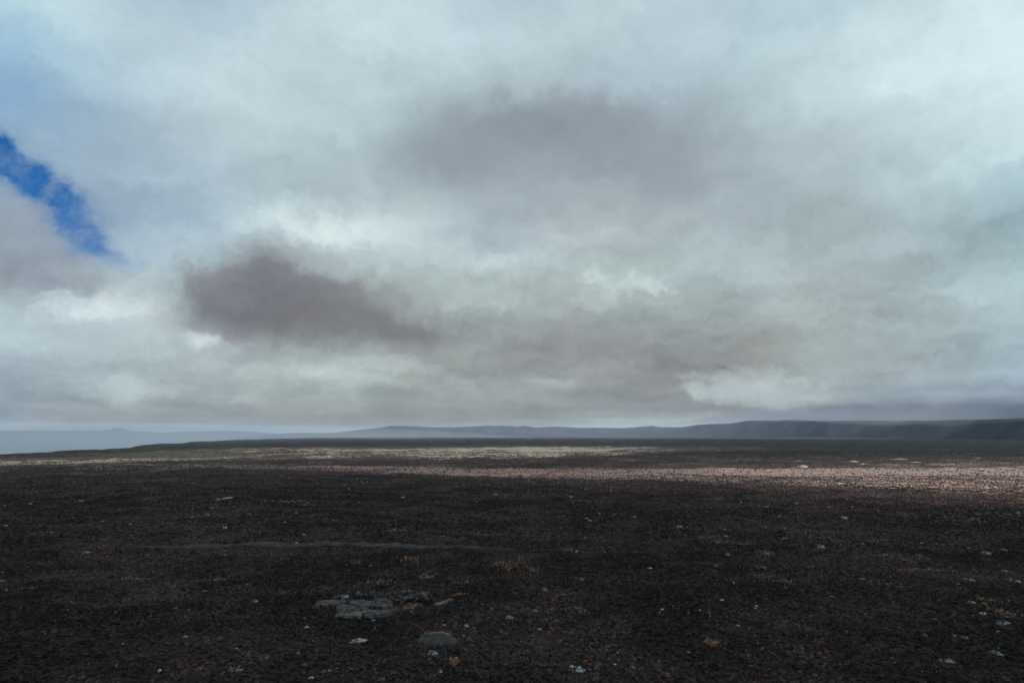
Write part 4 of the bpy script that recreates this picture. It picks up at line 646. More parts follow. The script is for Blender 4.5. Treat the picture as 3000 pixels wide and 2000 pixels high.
# ================================================================ pale rocks, each a thing
ROCKS = [
(-89.71, 148.56, 1.44, 0.52, 'B', 'flat', 'pale blue-white flat rock alone on the dark ground, left of the gravel track', 'larger pale rocks on the near plain'),
(-37.12, 75.95, 0.47, 0.45, 'W', 'block', 'upright white angular block by the bottom edge, left of the lava slab', 'larger pale rocks on the near plain'),
(-29.46, 76.69, 1.31, 0.46, 'G', 'slab', 'long grey slab tilted up at one end, near the bottom edge below the lava slab', 'larger pale rocks on the near plain'),
(-49.39, 97.37, 0.51, 0.17, 'O', 'sliver', 'thin orange-white sliver of rock, alone on black ground left of the lava slab', 'larger pale rocks on the near plain'),
(-45.44, 83.67, 0.48, 0.18, 'W', 'sliver', 'small white sliver of rock near the bottom left, right of it only black rubble', 'larger pale rocks on the near plain'),
(-42.18, 76.7, 0.33, 0.26, 'P', 'lump', 'small pinkish pebble of rock left of the upright white block', 'larger pale rocks on the near plain'),
(-39.42, 86.23, 0.62, 0.26, 'B', 'lump', 'dim blue-grey rock half sunk in black rubble, lower left', 'larger pale rocks on the near plain'),
(-39.08, 108.16, 0.67, 0.37, 'L', 'lump', 'rounded lilac-grey rock left of the tip of the lava slab', 'larger pale rocks on the near plain'),
(-26.79, 93.04, 0.58, 0.2, 'W', 'flat', 'bright white rock with a small upright sliver behind it, below the lava slab', 'larger pale rocks on the near plain'),
(-26.84, 94.1, 0.27, 0.16, 'W', 'sliver', 'tiny upright white sliver just behind a bright white rock below the lava slab', 'larger pale rocks on the near plain'),
(-31.19, 97.19, 0.51, 0.25, 'G', 'lump', 'small grey rock left of the lava slab front plate', 'larger pale rocks on the near plain'),
(-44.12, 117.95, 0.74, 0.31, 'P', 'sliver', 'curved pinkish sliver of rock between the gravel track and the lava slab', 'larger pale rocks on the near plain'),
(-20.8, 74.66, 0.57, 0.13, 'W', 'flat', 'flat white rock at the bottom edge of the view, below the lava slab', 'larger pale rocks on the near plain'),
(-24.72, 82.83, 0.51, 0.25, 'G', 'lump', 'dull grey rock low in the view, upper one of a pair below the lava slab', 'larger pale rocks on the near plain'),
(-22.96, 79.25, 0.56, 0.3, 'G', 'lump', 'dull grey rock low in the view, lower one of a pair below the lava slab', 'larger pale rocks on the near plain'),
(-25.87, 109.94, 1.27, 0.43, 'B', 'lump', 'pale blue-grey rock lying against the back edge of the lava slab', 'larger pale rocks on the near plain'),
(-19.09, 98.09, 0.47, 0.3, 'L', 'lump', 'small lilac rock just in front of the lava slab plates', 'larger pale rocks on the near plain'),
(-19.25, 89.25, 2.04, 0.46, 'W', 'slab', 'long white slab rock with one raised end, below the lava slab', 'larger pale rocks on the near plain'),
(-9.29, 83.58, 0.95, 0.46, 'B', 'lump', 'lumpy blue-white rock in front of the low lava dome', 'larger pale rocks on the near plain'),
(-9.05, 94.69, 0.45, 0.24, 'L', 'lump', 'small lilac rock behind the low lava dome, the left of two', 'larger pale rocks on the near plain'),
(-6.04, 95.04, 0.64, 0.25, 'W', 'lump', 'white rock behind the low lava dome, the right of two', 'larger pale rocks on the near plain'),
(-15.11, 126.38, 0.67, 0.27, 'W', 'lump', 'small white rock above the lava ridge, between it and the gravel track', 'larger pale rocks on the near plain'),
(-7.71, 77.55, 0.4, 0.23, 'W', 'lump', 'small white rock by the bottom edge, below the low lava dome', 'larger pale rocks on the near plain'),
(-0.37, 96.95, 0.93, 0.25, 'B', 'flat', 'flat pale rock standing alone right of the low lava dome', 'larger pale rocks on the near plain'),
(-7.73, 121.64, 0.53, 0.32, 'B', 'lump', 'only small blue-grey rock around the lava slab and dome', 'single small rocks on the plain'),
(-60.48, 148.22, 0.93, 0.26, 'G', 'lump', 'small dull grey rock on black ground left of the lava slab, sixth from left', 'small dull grey rocks on black ground left of the lava slab'),
(-72.68, 159.63, 0.93, 0.21, 'O', 'lump', 'only small tan rock on black ground left of the lava slab', 'single small rocks on the plain'),
(-49.6, 161.5, 0.78, 0.28, 'W', 'lump', 'small white rock at left beyond the gravel track, second from left', 'small white rocks at left beyond the gravel track'),
(-45.2, 160.63, 0.55, 0.21, 'W', 'lump', 'small white rock at left beyond the gravel track, fourth from left', 'small white rocks at left beyond the gravel track'),
(-51.39, 173.07, 0.76, 0.3, 'W', 'lump', 'small white rock at left beyond the gravel track, third from left', 'small white rocks at left beyond the gravel track'),
(-45.05, 99.3, 0.33, 0.13, 'B', 'lump', 'only small blue-grey rock on black ground left of the lava slab', 'single small rocks on the plain'),
(-32.06, 83.54, 0.24, 0.14, 'W', 'lump', 'small white rock on black ground left of the lava slab, third from left', 'small white rocks on black ground left of the lava slab'),
(-36.52, 87.94, 0.25, 0.11, 'P', 'lump', 'small pinkish rock on black ground left of the lava slab, third from left', 'small pinkish rocks on black ground left of the lava slab'),
(-55.34, 99.61, 0.33, 0.13, 'W', 'lump', 'small white rock on black ground left of the lava slab, second from left', 'small white rocks on black ground left of the lava slab'),
(-49.56, 114.17, 0.77, 0.3, 'G', 'lump', 'faint grey rock in black rubble between the track and the lava slab', 'larger pale rocks on the near plain'),
(-86.92, 120.78, 0.52, 0.16, 'W', 'lump', 'small white rock on black ground left of the lava slab, first from left', 'small white rocks on black ground left of the lava slab'),
(-91.74, 127.18, 0.43, 0.22, 'P', 'lump', 'small pinkish rock on black ground left of the lava slab, first from left', 'small pinkish rocks on black ground left of the lava slab'),
(-27.48, 137.04, 0.46, 0.18, 'W', 'lump', 'small white rock around the lava slab and dome, second from left', 'small white rocks around the lava slab and dome'),
(-19.47, 76.69, 0.25, 0.13, 'W', 'lump', 'small white rock around the lava slab and dome, first from left', 'small white rocks around the lava slab and dome'),
(-17.85, 128.06, 0.37, 0.22, 'G', 'lump', 'small dull grey rock around the lava slab and dome, second from left', 'small dull grey rocks around the lava slab and dome'),
(-4.5, 106.69, 0.31, 0.14, 'W', 'lump', 'small white rock around the lava slab and dome, third from left', 'small white rocks around the lava slab and dome'),
(-13.34, 81.89, 0.23, 0.14, 'G', 'lump', 'small dull grey rock around the lava slab and dome, first from left', 'small dull grey rocks around the lava slab and dome'),
(6.9, 77.11, 1.53, 0.59, 'B', 'lump', 'big ragged blue-grey rock with two humps by the bottom edge, right of the lava dome', 'larger pale rocks on the near plain'),
(5.27, 114.09, 0.93, 0.49, 'B', 'lump', 'rounded dark blue-grey boulder in the middle of the near plain', 'larger pale rocks on the near plain'),
(7.67, 109.34, 0.68, 0.28, 'G', 'lump', 'grey rock just right of a rounded blue-grey boulder', 'larger pale rocks on the near plain'),
(0.49, 113.72, 0.44, 0.25, 'G', 'lump', 'small dull grey rock on the near plain right of the dome, first from left', 'small dull grey rocks on the near plain right of the dome'),
(3.2, 99.72, 0.67, 0.17, 'L', 'flat', 'flat lilac rock above and right of a lone flat pale rock', 'larger pale rocks on the near plain'),
(3.52, 92.29, 0.48, 0.16, 'W', 'flat', 'small flat white rock right of the low lava dome', 'larger pale rocks on the near plain'),
(7.92, 88.33, 0.29, 0.19, 'G', 'lump', 'small dull grey rock on the near plain right of the dome, third from left', 'small dull grey rocks on the near plain right of the dome'),
(12.85, 77.03, 0.62, 0.2, 'G', 'flat', 'flat grey rock by the bottom edge, right of the ragged two-humped rock', 'larger pale rocks on the near plain'),
(11.26, 78.86, 0.34, 0.13, 'W', 'lump', 'small white rock on the near plain right of the dome, first from left', 'small white rocks on the near plain right of the dome'),
(21.36, 101.33, 0.58, 0.26, 'W', 'lump', 'bright white rock with a thin pale sliver beside its base', 'larger pale rocks on the near plain'),
(20.63, 99.95, 0.53, 0.13, 'W', 'sliver', 'thin pale sliver at the base of a bright white rock', 'larger pale rocks on the near plain'),
(23.23, 102.89, 0.49, 0.18, 'G', 'lump', 'small dull grey rock on the near plain right of the dome, sixth from left', 'small dull grey rocks on the near plain right of the dome'),
(30.69, 104.15, 0.6, 0.22, 'W', 'lump', 'white rounded rock on dark ground, highest of the white ones right of centre', 'larger pale rocks on the near plain'),
(28.98, 91.66, 0.61, 0.43, 'W', 'block', 'white jagged rock with a dark notch, right of centre', 'larger pale rocks on the near plain'),
(26.59, 96.58, 0.42, 0.25, 'G', 'lump', 'small dull grey rock on the near plain right of the dome, ninth from left', 'small dull grey rocks on the near plain right of the dome'),
(25.77, 97.8, 0.28, 0.17, 'W', 'lump', 'small white rock on the near plain right of the dome, second from left', 'small white rocks on the near plain right of the dome'),
(38.28, 132.52, 0.77, 0.35, 'L', 'slab', 'small lilac slab tilted downward, right of centre beyond the near rocks', 'larger pale rocks on the near plain'),
(43.84, 143.54, 0.83, 0.44, 'O', 'lump', 'rounded orange-tan rock beyond the near rocks, right of centre', 'larger pale rocks on the near plain'),
(19.26, 147.81, 0.57, 0.39, 'G', 'lump', 'small dull grey rock on the near plain right of the dome, fourth from left', 'small dull grey rocks on the near plain right of the dome'),
(13.6, 148.53, 0.65, 0.52, 'B', 'lump', 'only small blue-grey rock on the near plain right of the dome', 'single small rocks on the plain'),
(25.23, 129.34, 0.81, 0.22, 'W', 'flat', 'flat white rock right of centre, beyond the near rocks', 'larger pale rocks on the near plain'),
(18.12, 172.71, 0.92, 0.3, 'B', 'lump', 'small blue-grey rock mid-picture beyond the near rocks, second from left', 'small blue-grey rocks mid-picture beyond the near rocks'),
(26.78, 165.63, 0.56, 0.36, 'G', 'lump', 'small dull grey rock mid-picture beyond the near rocks, seventh from left', 'small dull grey rocks mid-picture beyond the near rocks'),
(11.46, 121.3, 1.87, 0.37, 'G', 'slab', 'long thin grey slab with a pale front edge, in the middle of the near plain', 'larger pale rocks on the near plain'),
(20.46, 83.41, 0.44, 0.21, 'O', 'lump', 'brown rounded rock low in the view, right of the ragged two-humped rock', 'larger pale rocks on the near plain'),
(25.03, 84.34, 0.36, 0.18, 'G', 'lump', 'small dull grey rock on the near plain right of the dome, tenth from left', 'small dull grey rocks on the near plain right of the dome'),
(4.53, 95.61, 0.41, 0.25, 'G', 'lump', 'small dull grey rock on the near plain right of the dome, second from left', 'small dull grey rocks on the near plain right of the dome'),
(52.2, 171.39, 0.75, 0.3, 'W', 'lump', 'small white rock at right midway to the sunlit band, second from left', 'small white rocks at right midway to the sunlit band'),
(37.62, 168.09, 0.65, 0.22, 'O', 'lump', 'only small tan rock mid-picture beyond the near rocks', 'single small rocks on the plain'),
(33.57, 124.75, 0.42, 0.22, 'G', 'lump', 'small dull grey rock on the near plain right of the dome, seventh from left', 'small dull grey rocks on the near plain right of the dome'),
(97.85, 206.29, 1.71, 0.63, 'W', 'lump', 'lone white boulder far out on the plain, biggest white one below the sunlit band', 'larger pale rocks on the near plain'),
(67.0, 152.71, 1.48, 0.73, 'B', 'lump', 'round dim blue-grey boulder on the right-hand plain', 'larger pale rocks on the near plain'),
(78.73, 158.03, 0.77, 0.34, 'B', 'lump', 'small blue-grey rock at right midway to the sunlit band, fourth from left', 'small blue-grey rocks at right midway to the sunlit band'),
(73.05, 187.93, 0.73, 0.33, 'G', 'lump', 'small dull grey rock at right midway to the sunlit band, fourth from left', 'small dull grey rocks at right midway to the sunlit band'),
(86.9, 163.63, 0.79, 0.29, 'B', 'lump', 'small blue-grey rock at right midway to the sunlit band, sixth from left', 'small blue-grey rocks at right midway to the sunlit band'),
(99.23, 147.64, 1.43, 0.58, 'B', 'lump', 'pale blue-grey hump of rock near the right edge, largest of its surroundings', 'larger pale rocks on the near plain'),
(105.6, 150.94, 1.24, 0.33, 'L', 'flat', 'flat lilac rock at the right edge, just behind a pale blue-grey hump', 'larger pale rocks on the near plain'),
(98.64, 152.21, 0.81, 0.27, 'B', 'lump', 'small blue-grey rock on the near plain at far right, sixth from left', 'small blue-grey rocks on the near plain at far right'),
(60.22, 122.16, 0.94, 0.26, 'L', 'slab', 'thin lilac slab dipping to one side on the right-hand plain', 'larger pale rocks on the near plain'),
(49.26, 109.47, 1.0, 0.24, 'W', 'sliver', 'thin white-tan sliver of rock, bright on dark ground right of centre', 'larger pale rocks on the near plain'),
(79.9, 123.75, 1.73, 0.43, 'B', 'slab', 'long thin blue slab near the right edge', 'larger pale rocks on the near plain'),
(91.28, 130.99, 1.07, 0.34, 'B', 'flat', 'flat blue-grey rock at the right edge, above a long broad blue slab', 'larger pale rocks on the near plain'),
(87.28, 123.1, 1.78, 0.48, 'B', 'slab', 'long broad blue slab touching the right edge of the view', 'larger pale rocks on the near plain'),
(66.36, 100.37, 0.86, 0.26, 'W', 'lump', 'white hump of rock near the right edge, above a long pale blue one', 'larger pale rocks on the near plain'),
(66.13, 96.11, 1.56, 0.41, 'B', 'slab', 'long pale blue rounded slab near the right edge, brightest there', 'larger pale rocks on the near plain'),
(64.53, 99.73, 0.33, 0.17, 'B', 'lump', 'small blue-grey rock on the near plain at far right, seventh from left', 'small blue-grey rocks on the near plain at far right'),
(69.32, 107.36, 1.08, 0.28, 'O', 'flat', 'pale tan flat rock near the right edge in dry grass', 'larger pale rocks on the near plain'),
(70.54, 106.27, 0.66, 0.32, 'O', 'lump', 'tan knobbly rock right of a pale tan flat one', 'larger pale rocks on the near plain'),
(55.67, 82.44, 1.37, 0.32, 'B', 'slab', 'long thin dark blue slab in the lower right corner', 'larger pale rocks on the near plain'),
(48.04, 79.72, 1.51, 0.44, 'B', 'slab', 'dim blue-grey slab with a pale rim in the lower right corner', 'larger pale rocks on the near plain'),
(54.5, 88.21, 0.46, 0.26, 'P', 'lump', 'small pink rock in the lower right, left of a dim grey one', 'larger pale rocks on the near plain'),
(51.02, 88.58, 0.55, 0.23, 'G', 'lump', 'small dull grey rock lower right', 'larger pale rocks on the near plain'),
(55.41, 87.74, 0.92, 0.3, 'G', 'flat', 'dim grey flat rock right of a small pink rock', 'larger pale rocks on the near plain'),
(34.96, 101.99, 0.44, 0.22, 'W', 'lump', 'only small white rock on the near plain at far right', 'single small rocks on the plain'),
(34.38, 100.9, 0.44, 0.22, 'B', 'lump', 'small blue-grey rock on the near plain at far right, first from left', 'small blue-grey rocks on the near plain at far right'),
(52.16, 144.62, 1.05, 0.38, 'O', 'lump', 'tan rock in a tuft of dry grass, right of centre', 'larger pale rocks on the near plain'),
(66.9, 172.01, 1.0, 0.23, 'W', 'flat', 'thin flat white rock far out right of centre', 'larger pale rocks on the near plain'),
(77.89, 123.97, 0.48, 0.16, 'B', 'lump', 'small blue-grey rock on the near plain at far right, fourth from left', 'small blue-grey rocks on the near plain at far right'),
(75.8, 120.37, 0.46, 0.16, 'B', 'lump', 'small blue-grey rock on the near plain at far right, fifth from left', 'small blue-grey rocks on the near plain at far right'),
(31.99, 86.1, 0.29, 0.18, 'B', 'lump', 'small blue-grey rock on the near plain at far right, second from left', 'small blue-grey rocks on the near plain at far right'),
(32.6, 81.23, 0.31, 0.14, 'B', 'lump', 'small blue-grey rock on the near plain at far right, third from left', 'small blue-grey rocks on the near plain at far right'),
(-111.79, 269.75, 5.81, 0.59, 'W', 'slab', 'long pale streak-like slab far out on the left-hand plain', 'larger pale rocks on the near plain'),
(-163.78, 264.93, 1.43, 0.64, 'B', 'lump', 'small blue-grey rock far out at left below the mossy streaks, second from left', 'small blue-grey rocks far out at left below the mossy streaks'),
(-174.15, 252.31, 1.11, 0.5, 'B', 'lump', 'small blue-grey rock far out at left below the mossy streaks, first from left', 'small blue-grey rocks far out at left below the mossy streaks'),
(-179.18, 246.6, 1.08, 0.49, 'B', 'lump', 'small blue-grey rock at left beyond the gravel track, first from left', 'small blue-grey rocks at left beyond the gravel track'),
(-118.92, 203.08, 0.89, 0.4, 'B', 'lump', 'small blue-grey rock at left beyond the gravel track, fourth from left', 'small blue-grey rocks at left beyond the gravel track'),
(-107.69, 197.65, 0.96, 0.43, 'B', 'lump', 'small blue-grey rock at left beyond the gravel track, sixth from left', 'small blue-grey rocks at left beyond the gravel track'),
(-78.06, 190.76, 1.11, 0.5, 'W', 'lump', 'small white rock at left beyond the gravel track, first from left', 'small white rocks at left beyond the gravel track'),
(-92.14, 211.3, 1.13, 0.51, 'B', 'lump', 'small blue-grey rock at left beyond the gravel track, eleventh from left', 'small blue-grey rocks at left beyond the gravel track'),
(-74.33, 253.83, 0.74, 0.34, 'W', 'lump', 'only small white rock far out at left below the mossy streaks', 'single small rocks on the plain'),
(-68.68, 222.36, 1.08, 0.49, 'B', 'lump', 'small blue-grey rock at left beyond the gravel track, fourteenth from left', 'small blue-grey rocks at left beyond the gravel track'),
(-105.91, 199.52, 0.58, 0.26, 'B', 'lump', 'small blue-grey rock at left beyond the gravel track, seventh from left', 'small blue-grey rocks at left beyond the gravel track'),
(-106.11, 232.42, 1.02, 0.46, 'B', 'lump', 'small blue-grey rock at left beyond the gravel track, tenth from left', 'small blue-grey rocks at left beyond the gravel track'),
(-94.64, 206.74, 0.91, 0.41, 'B', 'lump', 'small blue-grey rock at left beyond the gravel track, ninth from left', 'small blue-grey rocks at left beyond the gravel track'),
(-50.72, 199.4, 0.68, 0.31, 'B', 'lump', 'small blue-grey rock at left beyond the gravel track, fifteenth from left', 'small blue-grey rocks at left beyond the gravel track'),
(-80.33, 214.1, 0.73, 0.33, 'B', 'lump', 'small blue-grey rock at left beyond the gravel track, twelfth from left', 'small blue-grey rocks at left beyond the gravel track'),
(-138.64, 191.8, 1.03, 0.46, 'B', 'lump', 'small blue-grey rock at left beyond the gravel track, second from left', 'small blue-grey rocks at left beyond the gravel track'),
(-63.56, 195.62, 0.86, 0.39, 'O', 'lump', 'only small tan rock at left beyond the gravel track', 'single small rocks on the plain'),
(-108.54, 213.44, 0.62, 0.28, 'B', 'lump', 'small blue-grey rock at left beyond the gravel track, eighth from left', 'small blue-grey rocks at left beyond the gravel track'),
(-72.92, 311.19, 0.92, 0.41, 'W', 'lump', 'small white rock far out mid-picture below the sunlit band, first from left', 'small white rocks far out mid-picture below the sunlit band'),
(-42.74, 272.07, 1.2, 0.54, 'W', 'lump', 'small white rock far out mid-picture below the sunlit band, second from left', 'small white rocks far out mid-picture below the sunlit band'),
(-6.81, 283.63, 1.53, 0.69, 'B', 'lump', 'small blue-grey rock far out mid-picture below the sunlit band, third from left', 'small blue-grey rocks far out mid-picture below the sunlit band'),
(-2.76, 281.66, 0.97, 0.43, 'B', 'lump', 'small blue-grey rock far out mid-picture below the sunlit band, fourth from left', 'small blue-grey rocks far out mid-picture below the sunlit band'),
(-60.36, 284.07, 0.83, 0.38, 'B', 'lump', 'small blue-grey rock far out mid-picture below the sunlit band, second from left', 'small blue-grey rocks far out mid-picture below the sunlit band'),
(-56.7, 257.66, 0.88, 0.4, 'B', 'lump', 'small blue-grey rock far out mid-picture below the sunlit band, first from left', 'small blue-grey rocks far out mid-picture below the sunlit band'),
(-13.31, 264.18, 0.9, 0.41, 'O', 'lump', 'small tan rock far out mid-picture below the sunlit band, first from left', 'small tan rocks far out mid-picture below the sunlit band'),
(23.55, 279.72, 1.23, 0.55, 'W', 'lump', 'small white rock far out mid-picture below the sunlit band, third from left', 'small white rocks far out mid-picture below the sunlit band'),
(22.69, 284.23, 0.84, 0.38, 'O', 'lump', 'small tan rock far out mid-picture below the sunlit band, second from left', 'small tan rocks far out mid-picture below the sunlit band'),
(43.97, 310.43, 0.91, 0.41, 'W', 'lump', 'small white rock far out mid-picture below the sunlit band, fifth from left', 'small white rocks far out mid-picture below the sunlit band'),
(32.75, 309.31, 0.91, 0.41, 'W', 'lump', 'small white rock far out mid-picture below the sunlit band, fourth from left', 'small white rocks far out mid-picture below the sunlit band'),
(22.17, 208.62, 0.81, 0.37, 'W', 'lump', 'small white rock mid-picture beyond the near rocks, third from left', 'small white rocks mid-picture beyond the near rocks'),
(22.59, 204.23, 0.9, 0.4, 'W', 'lump', 'small white rock mid-picture beyond the near rocks, fourth from left', 'small white rocks mid-picture beyond the near rocks'),
(27.15, 218.23, 0.75, 0.34, 'W', 'lump', 'small white rock mid-picture beyond the near rocks, fifth from left', 'small white rocks mid-picture beyond the near rocks'),
(31.44, 215.55, 0.74, 0.33, 'W', 'lump', 'small white rock mid-picture beyond the near rocks, sixth from left', 'small white rocks mid-picture beyond the near rocks'),
(29.24, 202.08, 0.69, 0.31, 'G', 'lump', 'small dull grey rock mid-picture beyond the near rocks, sixth from left', 'small dull grey rocks mid-picture beyond the near rocks'),
(36.13, 206.44, 1.01, 0.45, 'W', 'lump', 'small white rock mid-picture beyond the near rocks, seventh from left', 'small white rocks mid-picture beyond the near rocks'),
(11.25, 221.71, 1.08, 0.49, 'G', 'lump', 'small dull grey rock mid-picture beyond the near rocks, fourth from left', 'small dull grey rocks mid-picture beyond the near rocks'),
(0.22, 224.25, 0.99, 0.44, 'G', 'lump', 'small dull grey rock mid-picture beyond the near rocks, third from left', 'small dull grey rocks mid-picture beyond the near rocks'),
(45.4, 189.99, 1.48, 0.67, 'W', 'lump', 'small white rock mid-picture beyond the near rocks, eighth from left', 'small white rocks mid-picture beyond the near rocks'),
(-29.89, 178.09, 0.61, 0.27, 'W', 'lump', 'small white rock mid-picture beyond the near rocks, first from left', 'small white rocks mid-picture beyond the near rocks'),
(-26.33, 180.4, 0.61, 0.28, 'G', 'lump', 'small dull grey rock mid-picture beyond the near rocks, first from left', 'small dull grey rocks mid-picture beyond the near rocks'),
(33.1, 199.84, 0.68, 0.31, 'G', 'lump', 'small dull grey rock mid-picture beyond the near rocks, eighth from left', 'small dull grey rocks mid-picture beyond the near rocks'),
(52.08, 242.25, 0.71, 0.32, 'G', 'lump', 'small dull grey rock mid-picture beyond the near rocks, ninth from left', 'small dull grey rocks mid-picture beyond the near rocks'),
(108.83, 239.82, 1.17, 0.53, 'B', 'lump', 'small blue-grey rock at right midway to the sunlit band, second from left', 'small blue-grey rocks at right midway to the sunlit band'),
(103.3, 253.68, 0.99, 0.45, 'W', 'lump', 'small white rock far out at right below the sunlit band, second from left', 'small white rocks far out at right below the sunlit band'),
(115.94, 257.51, 0.88, 0.4, 'G', 'lump', 'small dull grey rock far out at right below the sunlit band, third from left', 'small dull grey rocks far out at right below the sunlit band'),
(87.62, 240.1, 1.29, 0.58, 'W', 'lump', 'small white rock at right midway to the sunlit band, third from left', 'small white rocks at right midway to the sunlit band'),
(80.41, 268.1, 1.31, 0.59, 'G', 'lump', 'small dull grey rock far out at right below the sunlit band, second from left', 'small dull grey rocks far out at right below the sunlit band'),
(80.35, 277.81, 0.82, 0.37, 'G', 'lump', 'small dull grey rock far out at right below the sunlit band, first from left', 'small dull grey rocks far out at right below the sunlit band'),
(84.74, 258.66, 0.89, 0.4, 'W', 'lump', 'small white rock far out at right below the sunlit band, first from left', 'small white rocks far out at right below the sunlit band'),
(53.64, 212.76, 1.04, 0.47, 'G', 'lump', 'small dull grey rock at right midway to the sunlit band, first from left', 'small dull grey rocks at right midway to the sunlit band'),
(62.67, 205.1, 0.7, 0.31, 'G', 'lump', 'small dull grey rock at right midway to the sunlit band, second from left', 'small dull grey rocks at right midway to the sunlit band'),
(56.75, 186.95, 0.73, 0.33, 'W', 'lump', 'small white rock at right midway to the sunlit band, first from left', 'small white rocks at right midway to the sunlit band'),
(68.26, 189.01, 0.74, 0.33, 'G', 'lump', 'small dull grey rock at right midway to the sunlit band, third from left', 'small dull grey rocks at right midway to the sunlit band'),
(72.9, 187.77, 0.82, 0.37, 'B', 'lump', 'small blue-grey rock at right midway to the sunlit band, first from left', 'small blue-grey rocks at right midway to the sunlit band'),
(88.62, 215.2, 0.73, 0.33, 'G', 'lump', 'small dull grey rock at right midway to the sunlit band, fifth from left', 'small dull grey rocks at right midway to the sunlit band'),
(81.25, 212.78, 0.83, 0.37, 'W', 'lump', 'small white rock at right midway to the sunlit band, fourth from left', 'small white rocks at right midway to the sunlit band'),
(120.31, 247.0, 0.84, 0.38, 'B', 'lump', 'small blue-grey rock at right midway to the sunlit band, third from left', 'small blue-grey rocks at right midway to the sunlit band'),
(161.26, 222.98, 0.98, 0.44, 'B', 'lump', 'small blue-grey rock at right midway to the sunlit band, eighth from left', 'small blue-grey rocks at right midway to the sunlit band'),
(122.66, 234.36, 0.92, 0.41, 'B', 'lump', 'small blue-grey rock at right midway to the sunlit band, fifth from left', 'small blue-grey rocks at right midway to the sunlit band'),
(156.75, 216.28, 0.74, 0.33, 'B', 'lump', 'small blue-grey rock at right midway to the sunlit band, ninth from left', 'small blue-grey rocks at right midway to the sunlit band'),
(93.39, 160.41, 0.62, 0.28, 'B', 'lump', 'small blue-grey rock at right midway to the sunlit band, seventh from left', 'small blue-grey rocks at right midway to the sunlit band'),
(63.4, 115.59, 0.44, 0.2, 'G', 'lump', 'small dull grey rock on the near plain at far right, seventh from left', 'small dull grey rocks on the near plain at far right'),
(55.76, 131.2, 0.51, 0.23, 'G', 'lump', 'small dull grey rock on the near plain at far right, third from left', 'small dull grey rocks on the near plain at far right'),
(-10.52, 180.34, 0.61, 0.28, 'G', 'lump', 'small dull grey rock mid-picture beyond the near rocks, second from left', 'small dull grey rocks mid-picture beyond the near rocks'),
(-16.31, 167.82, 0.49, 0.22, 'W', 'lump', 'small white rock mid-picture beyond the near rocks, second from left', 'small white rocks mid-picture beyond the near rocks'),
(9.6, 179.5, 0.61, 0.27, 'G', 'lump', 'small dull grey rock mid-picture beyond the near rocks, fifth from left', 'small dull grey rocks mid-picture beyond the near rocks'),
(-41.23, 222.29, 0.65, 0.29, 'B', 'lump', 'small blue-grey rock mid-picture beyond the near rocks, first from left', 'small blue-grey rocks mid-picture beyond the near rocks'),
(-63.28, 175.91, 0.6, 0.27, 'B', 'lump', 'small blue-grey rock at left beyond the gravel track, thirteenth from left', 'small blue-grey rocks at left beyond the gravel track'),
(-99.49, 170.77, 0.58, 0.26, 'B', 'lump', 'small blue-grey rock at left beyond the gravel track, fifth from left', 'small blue-grey rocks at left beyond the gravel track'),
(-116.12, 176.94, 0.69, 0.31, 'B', 'lump', 'small blue-grey rock at left beyond the gravel track, third from left', 'small blue-grey rocks at left beyond the gravel track'),
(-92.28, 138.35, 0.47, 0.21, 'G', 'lump', 'small dull grey rock on black ground left of the lava slab, first from left', 'small dull grey rocks on black ground left of the lava slab'),
(-64.65, 130.13, 0.5, 0.23, 'G', 'lump', 'small dull grey rock on black ground left of the lava slab, fifth from left', 'small dull grey rocks on black ground left of the lava slab'),
(-68.33, 111.03, 0.37, 0.17, 'G', 'lump', 'small dull grey rock on black ground left of the lava slab, third from left', 'small dull grey rocks on black ground left of the lava slab'),
(-57.17, 87.46, 0.33, 0.15, 'G', 'lump', 'small dull grey rock on black ground left of the lava slab, second from left', 'small dull grey rocks on black ground left of the lava slab'),
(-48.53, 81.71, 0.31, 0.14, 'G', 'lump', 'small dull grey rock on black ground left of the lava slab, fourth from left', 'small dull grey rocks on black ground left of the lava slab'),
(-70.2, 101.72, 0.34, 0.15, 'P', 'lump', 'small pinkish rock on black ground left of the lava slab, second from left', 'small pinkish rocks on black ground left of the lava slab'),
(15.4, 118.4, 0.4, 0.18, 'G', 'lump', 'small dull grey rock on the near plain right of the dome, fifth from left', 'small dull grey rocks on the near plain right of the dome'),
(44.27, 115.02, 0.44, 0.2, 'G', 'lump', 'small dull grey rock on the near plain at far right, second from left', 'small dull grey rocks on the near plain at far right'),
(49.8, 98.16, 0.42, 0.19, 'G', 'lump', 'small dull grey rock on the near plain at far right, fifth from left', 'small dull grey rocks on the near plain at far right'),
(42.22, 90.29, 0.34, 0.16, 'G', 'lump', 'small dull grey rock on the near plain at far right, fourth from left', 'small dull grey rocks on the near plain at far right'),
(42.44, 79.88, 0.34, 0.15, 'G', 'lump', 'small dull grey rock on the near plain at far right, sixth from left', 'small dull grey rocks on the near plain at far right'),
(26.09, 78.61, 0.34, 0.15, 'G', 'lump', 'small dull grey rock on the near plain at far right, first from left', 'small dull grey rocks on the near plain at far right'),
(23.49, 87.98, 0.29, 0.13, 'G', 'lump', 'small dull grey rock on the near plain right of the dome, eighth from left', 'small dull grey rocks on the near plain right of the dome'),
(-0.81, 85.68, 0.33, 0.15, 'G', 'lump', 'small dull grey rock around the lava slab and dome, fourth from left', 'small dull grey rocks around the lava slab and dome'),
(-2.23, 78.47, 0.33, 0.15, 'G', 'lump', 'small dull grey rock around the lava slab and dome, third from left', 'small dull grey rocks around the lava slab and dome'),
(-14.6, 77.01, 0.29, 0.13, 'P', 'lump', 'only small pinkish rock around the lava slab and dome', 'single small rocks on the plain'),
(-29.33, 84.47, 0.28, 0.13, 'G', 'lump', 'small dull grey rock on black ground left of the lava slab, seventh from left', 'small dull grey rocks on black ground left of the lava slab')]      # x, y, width, height, tint, shape, label, group
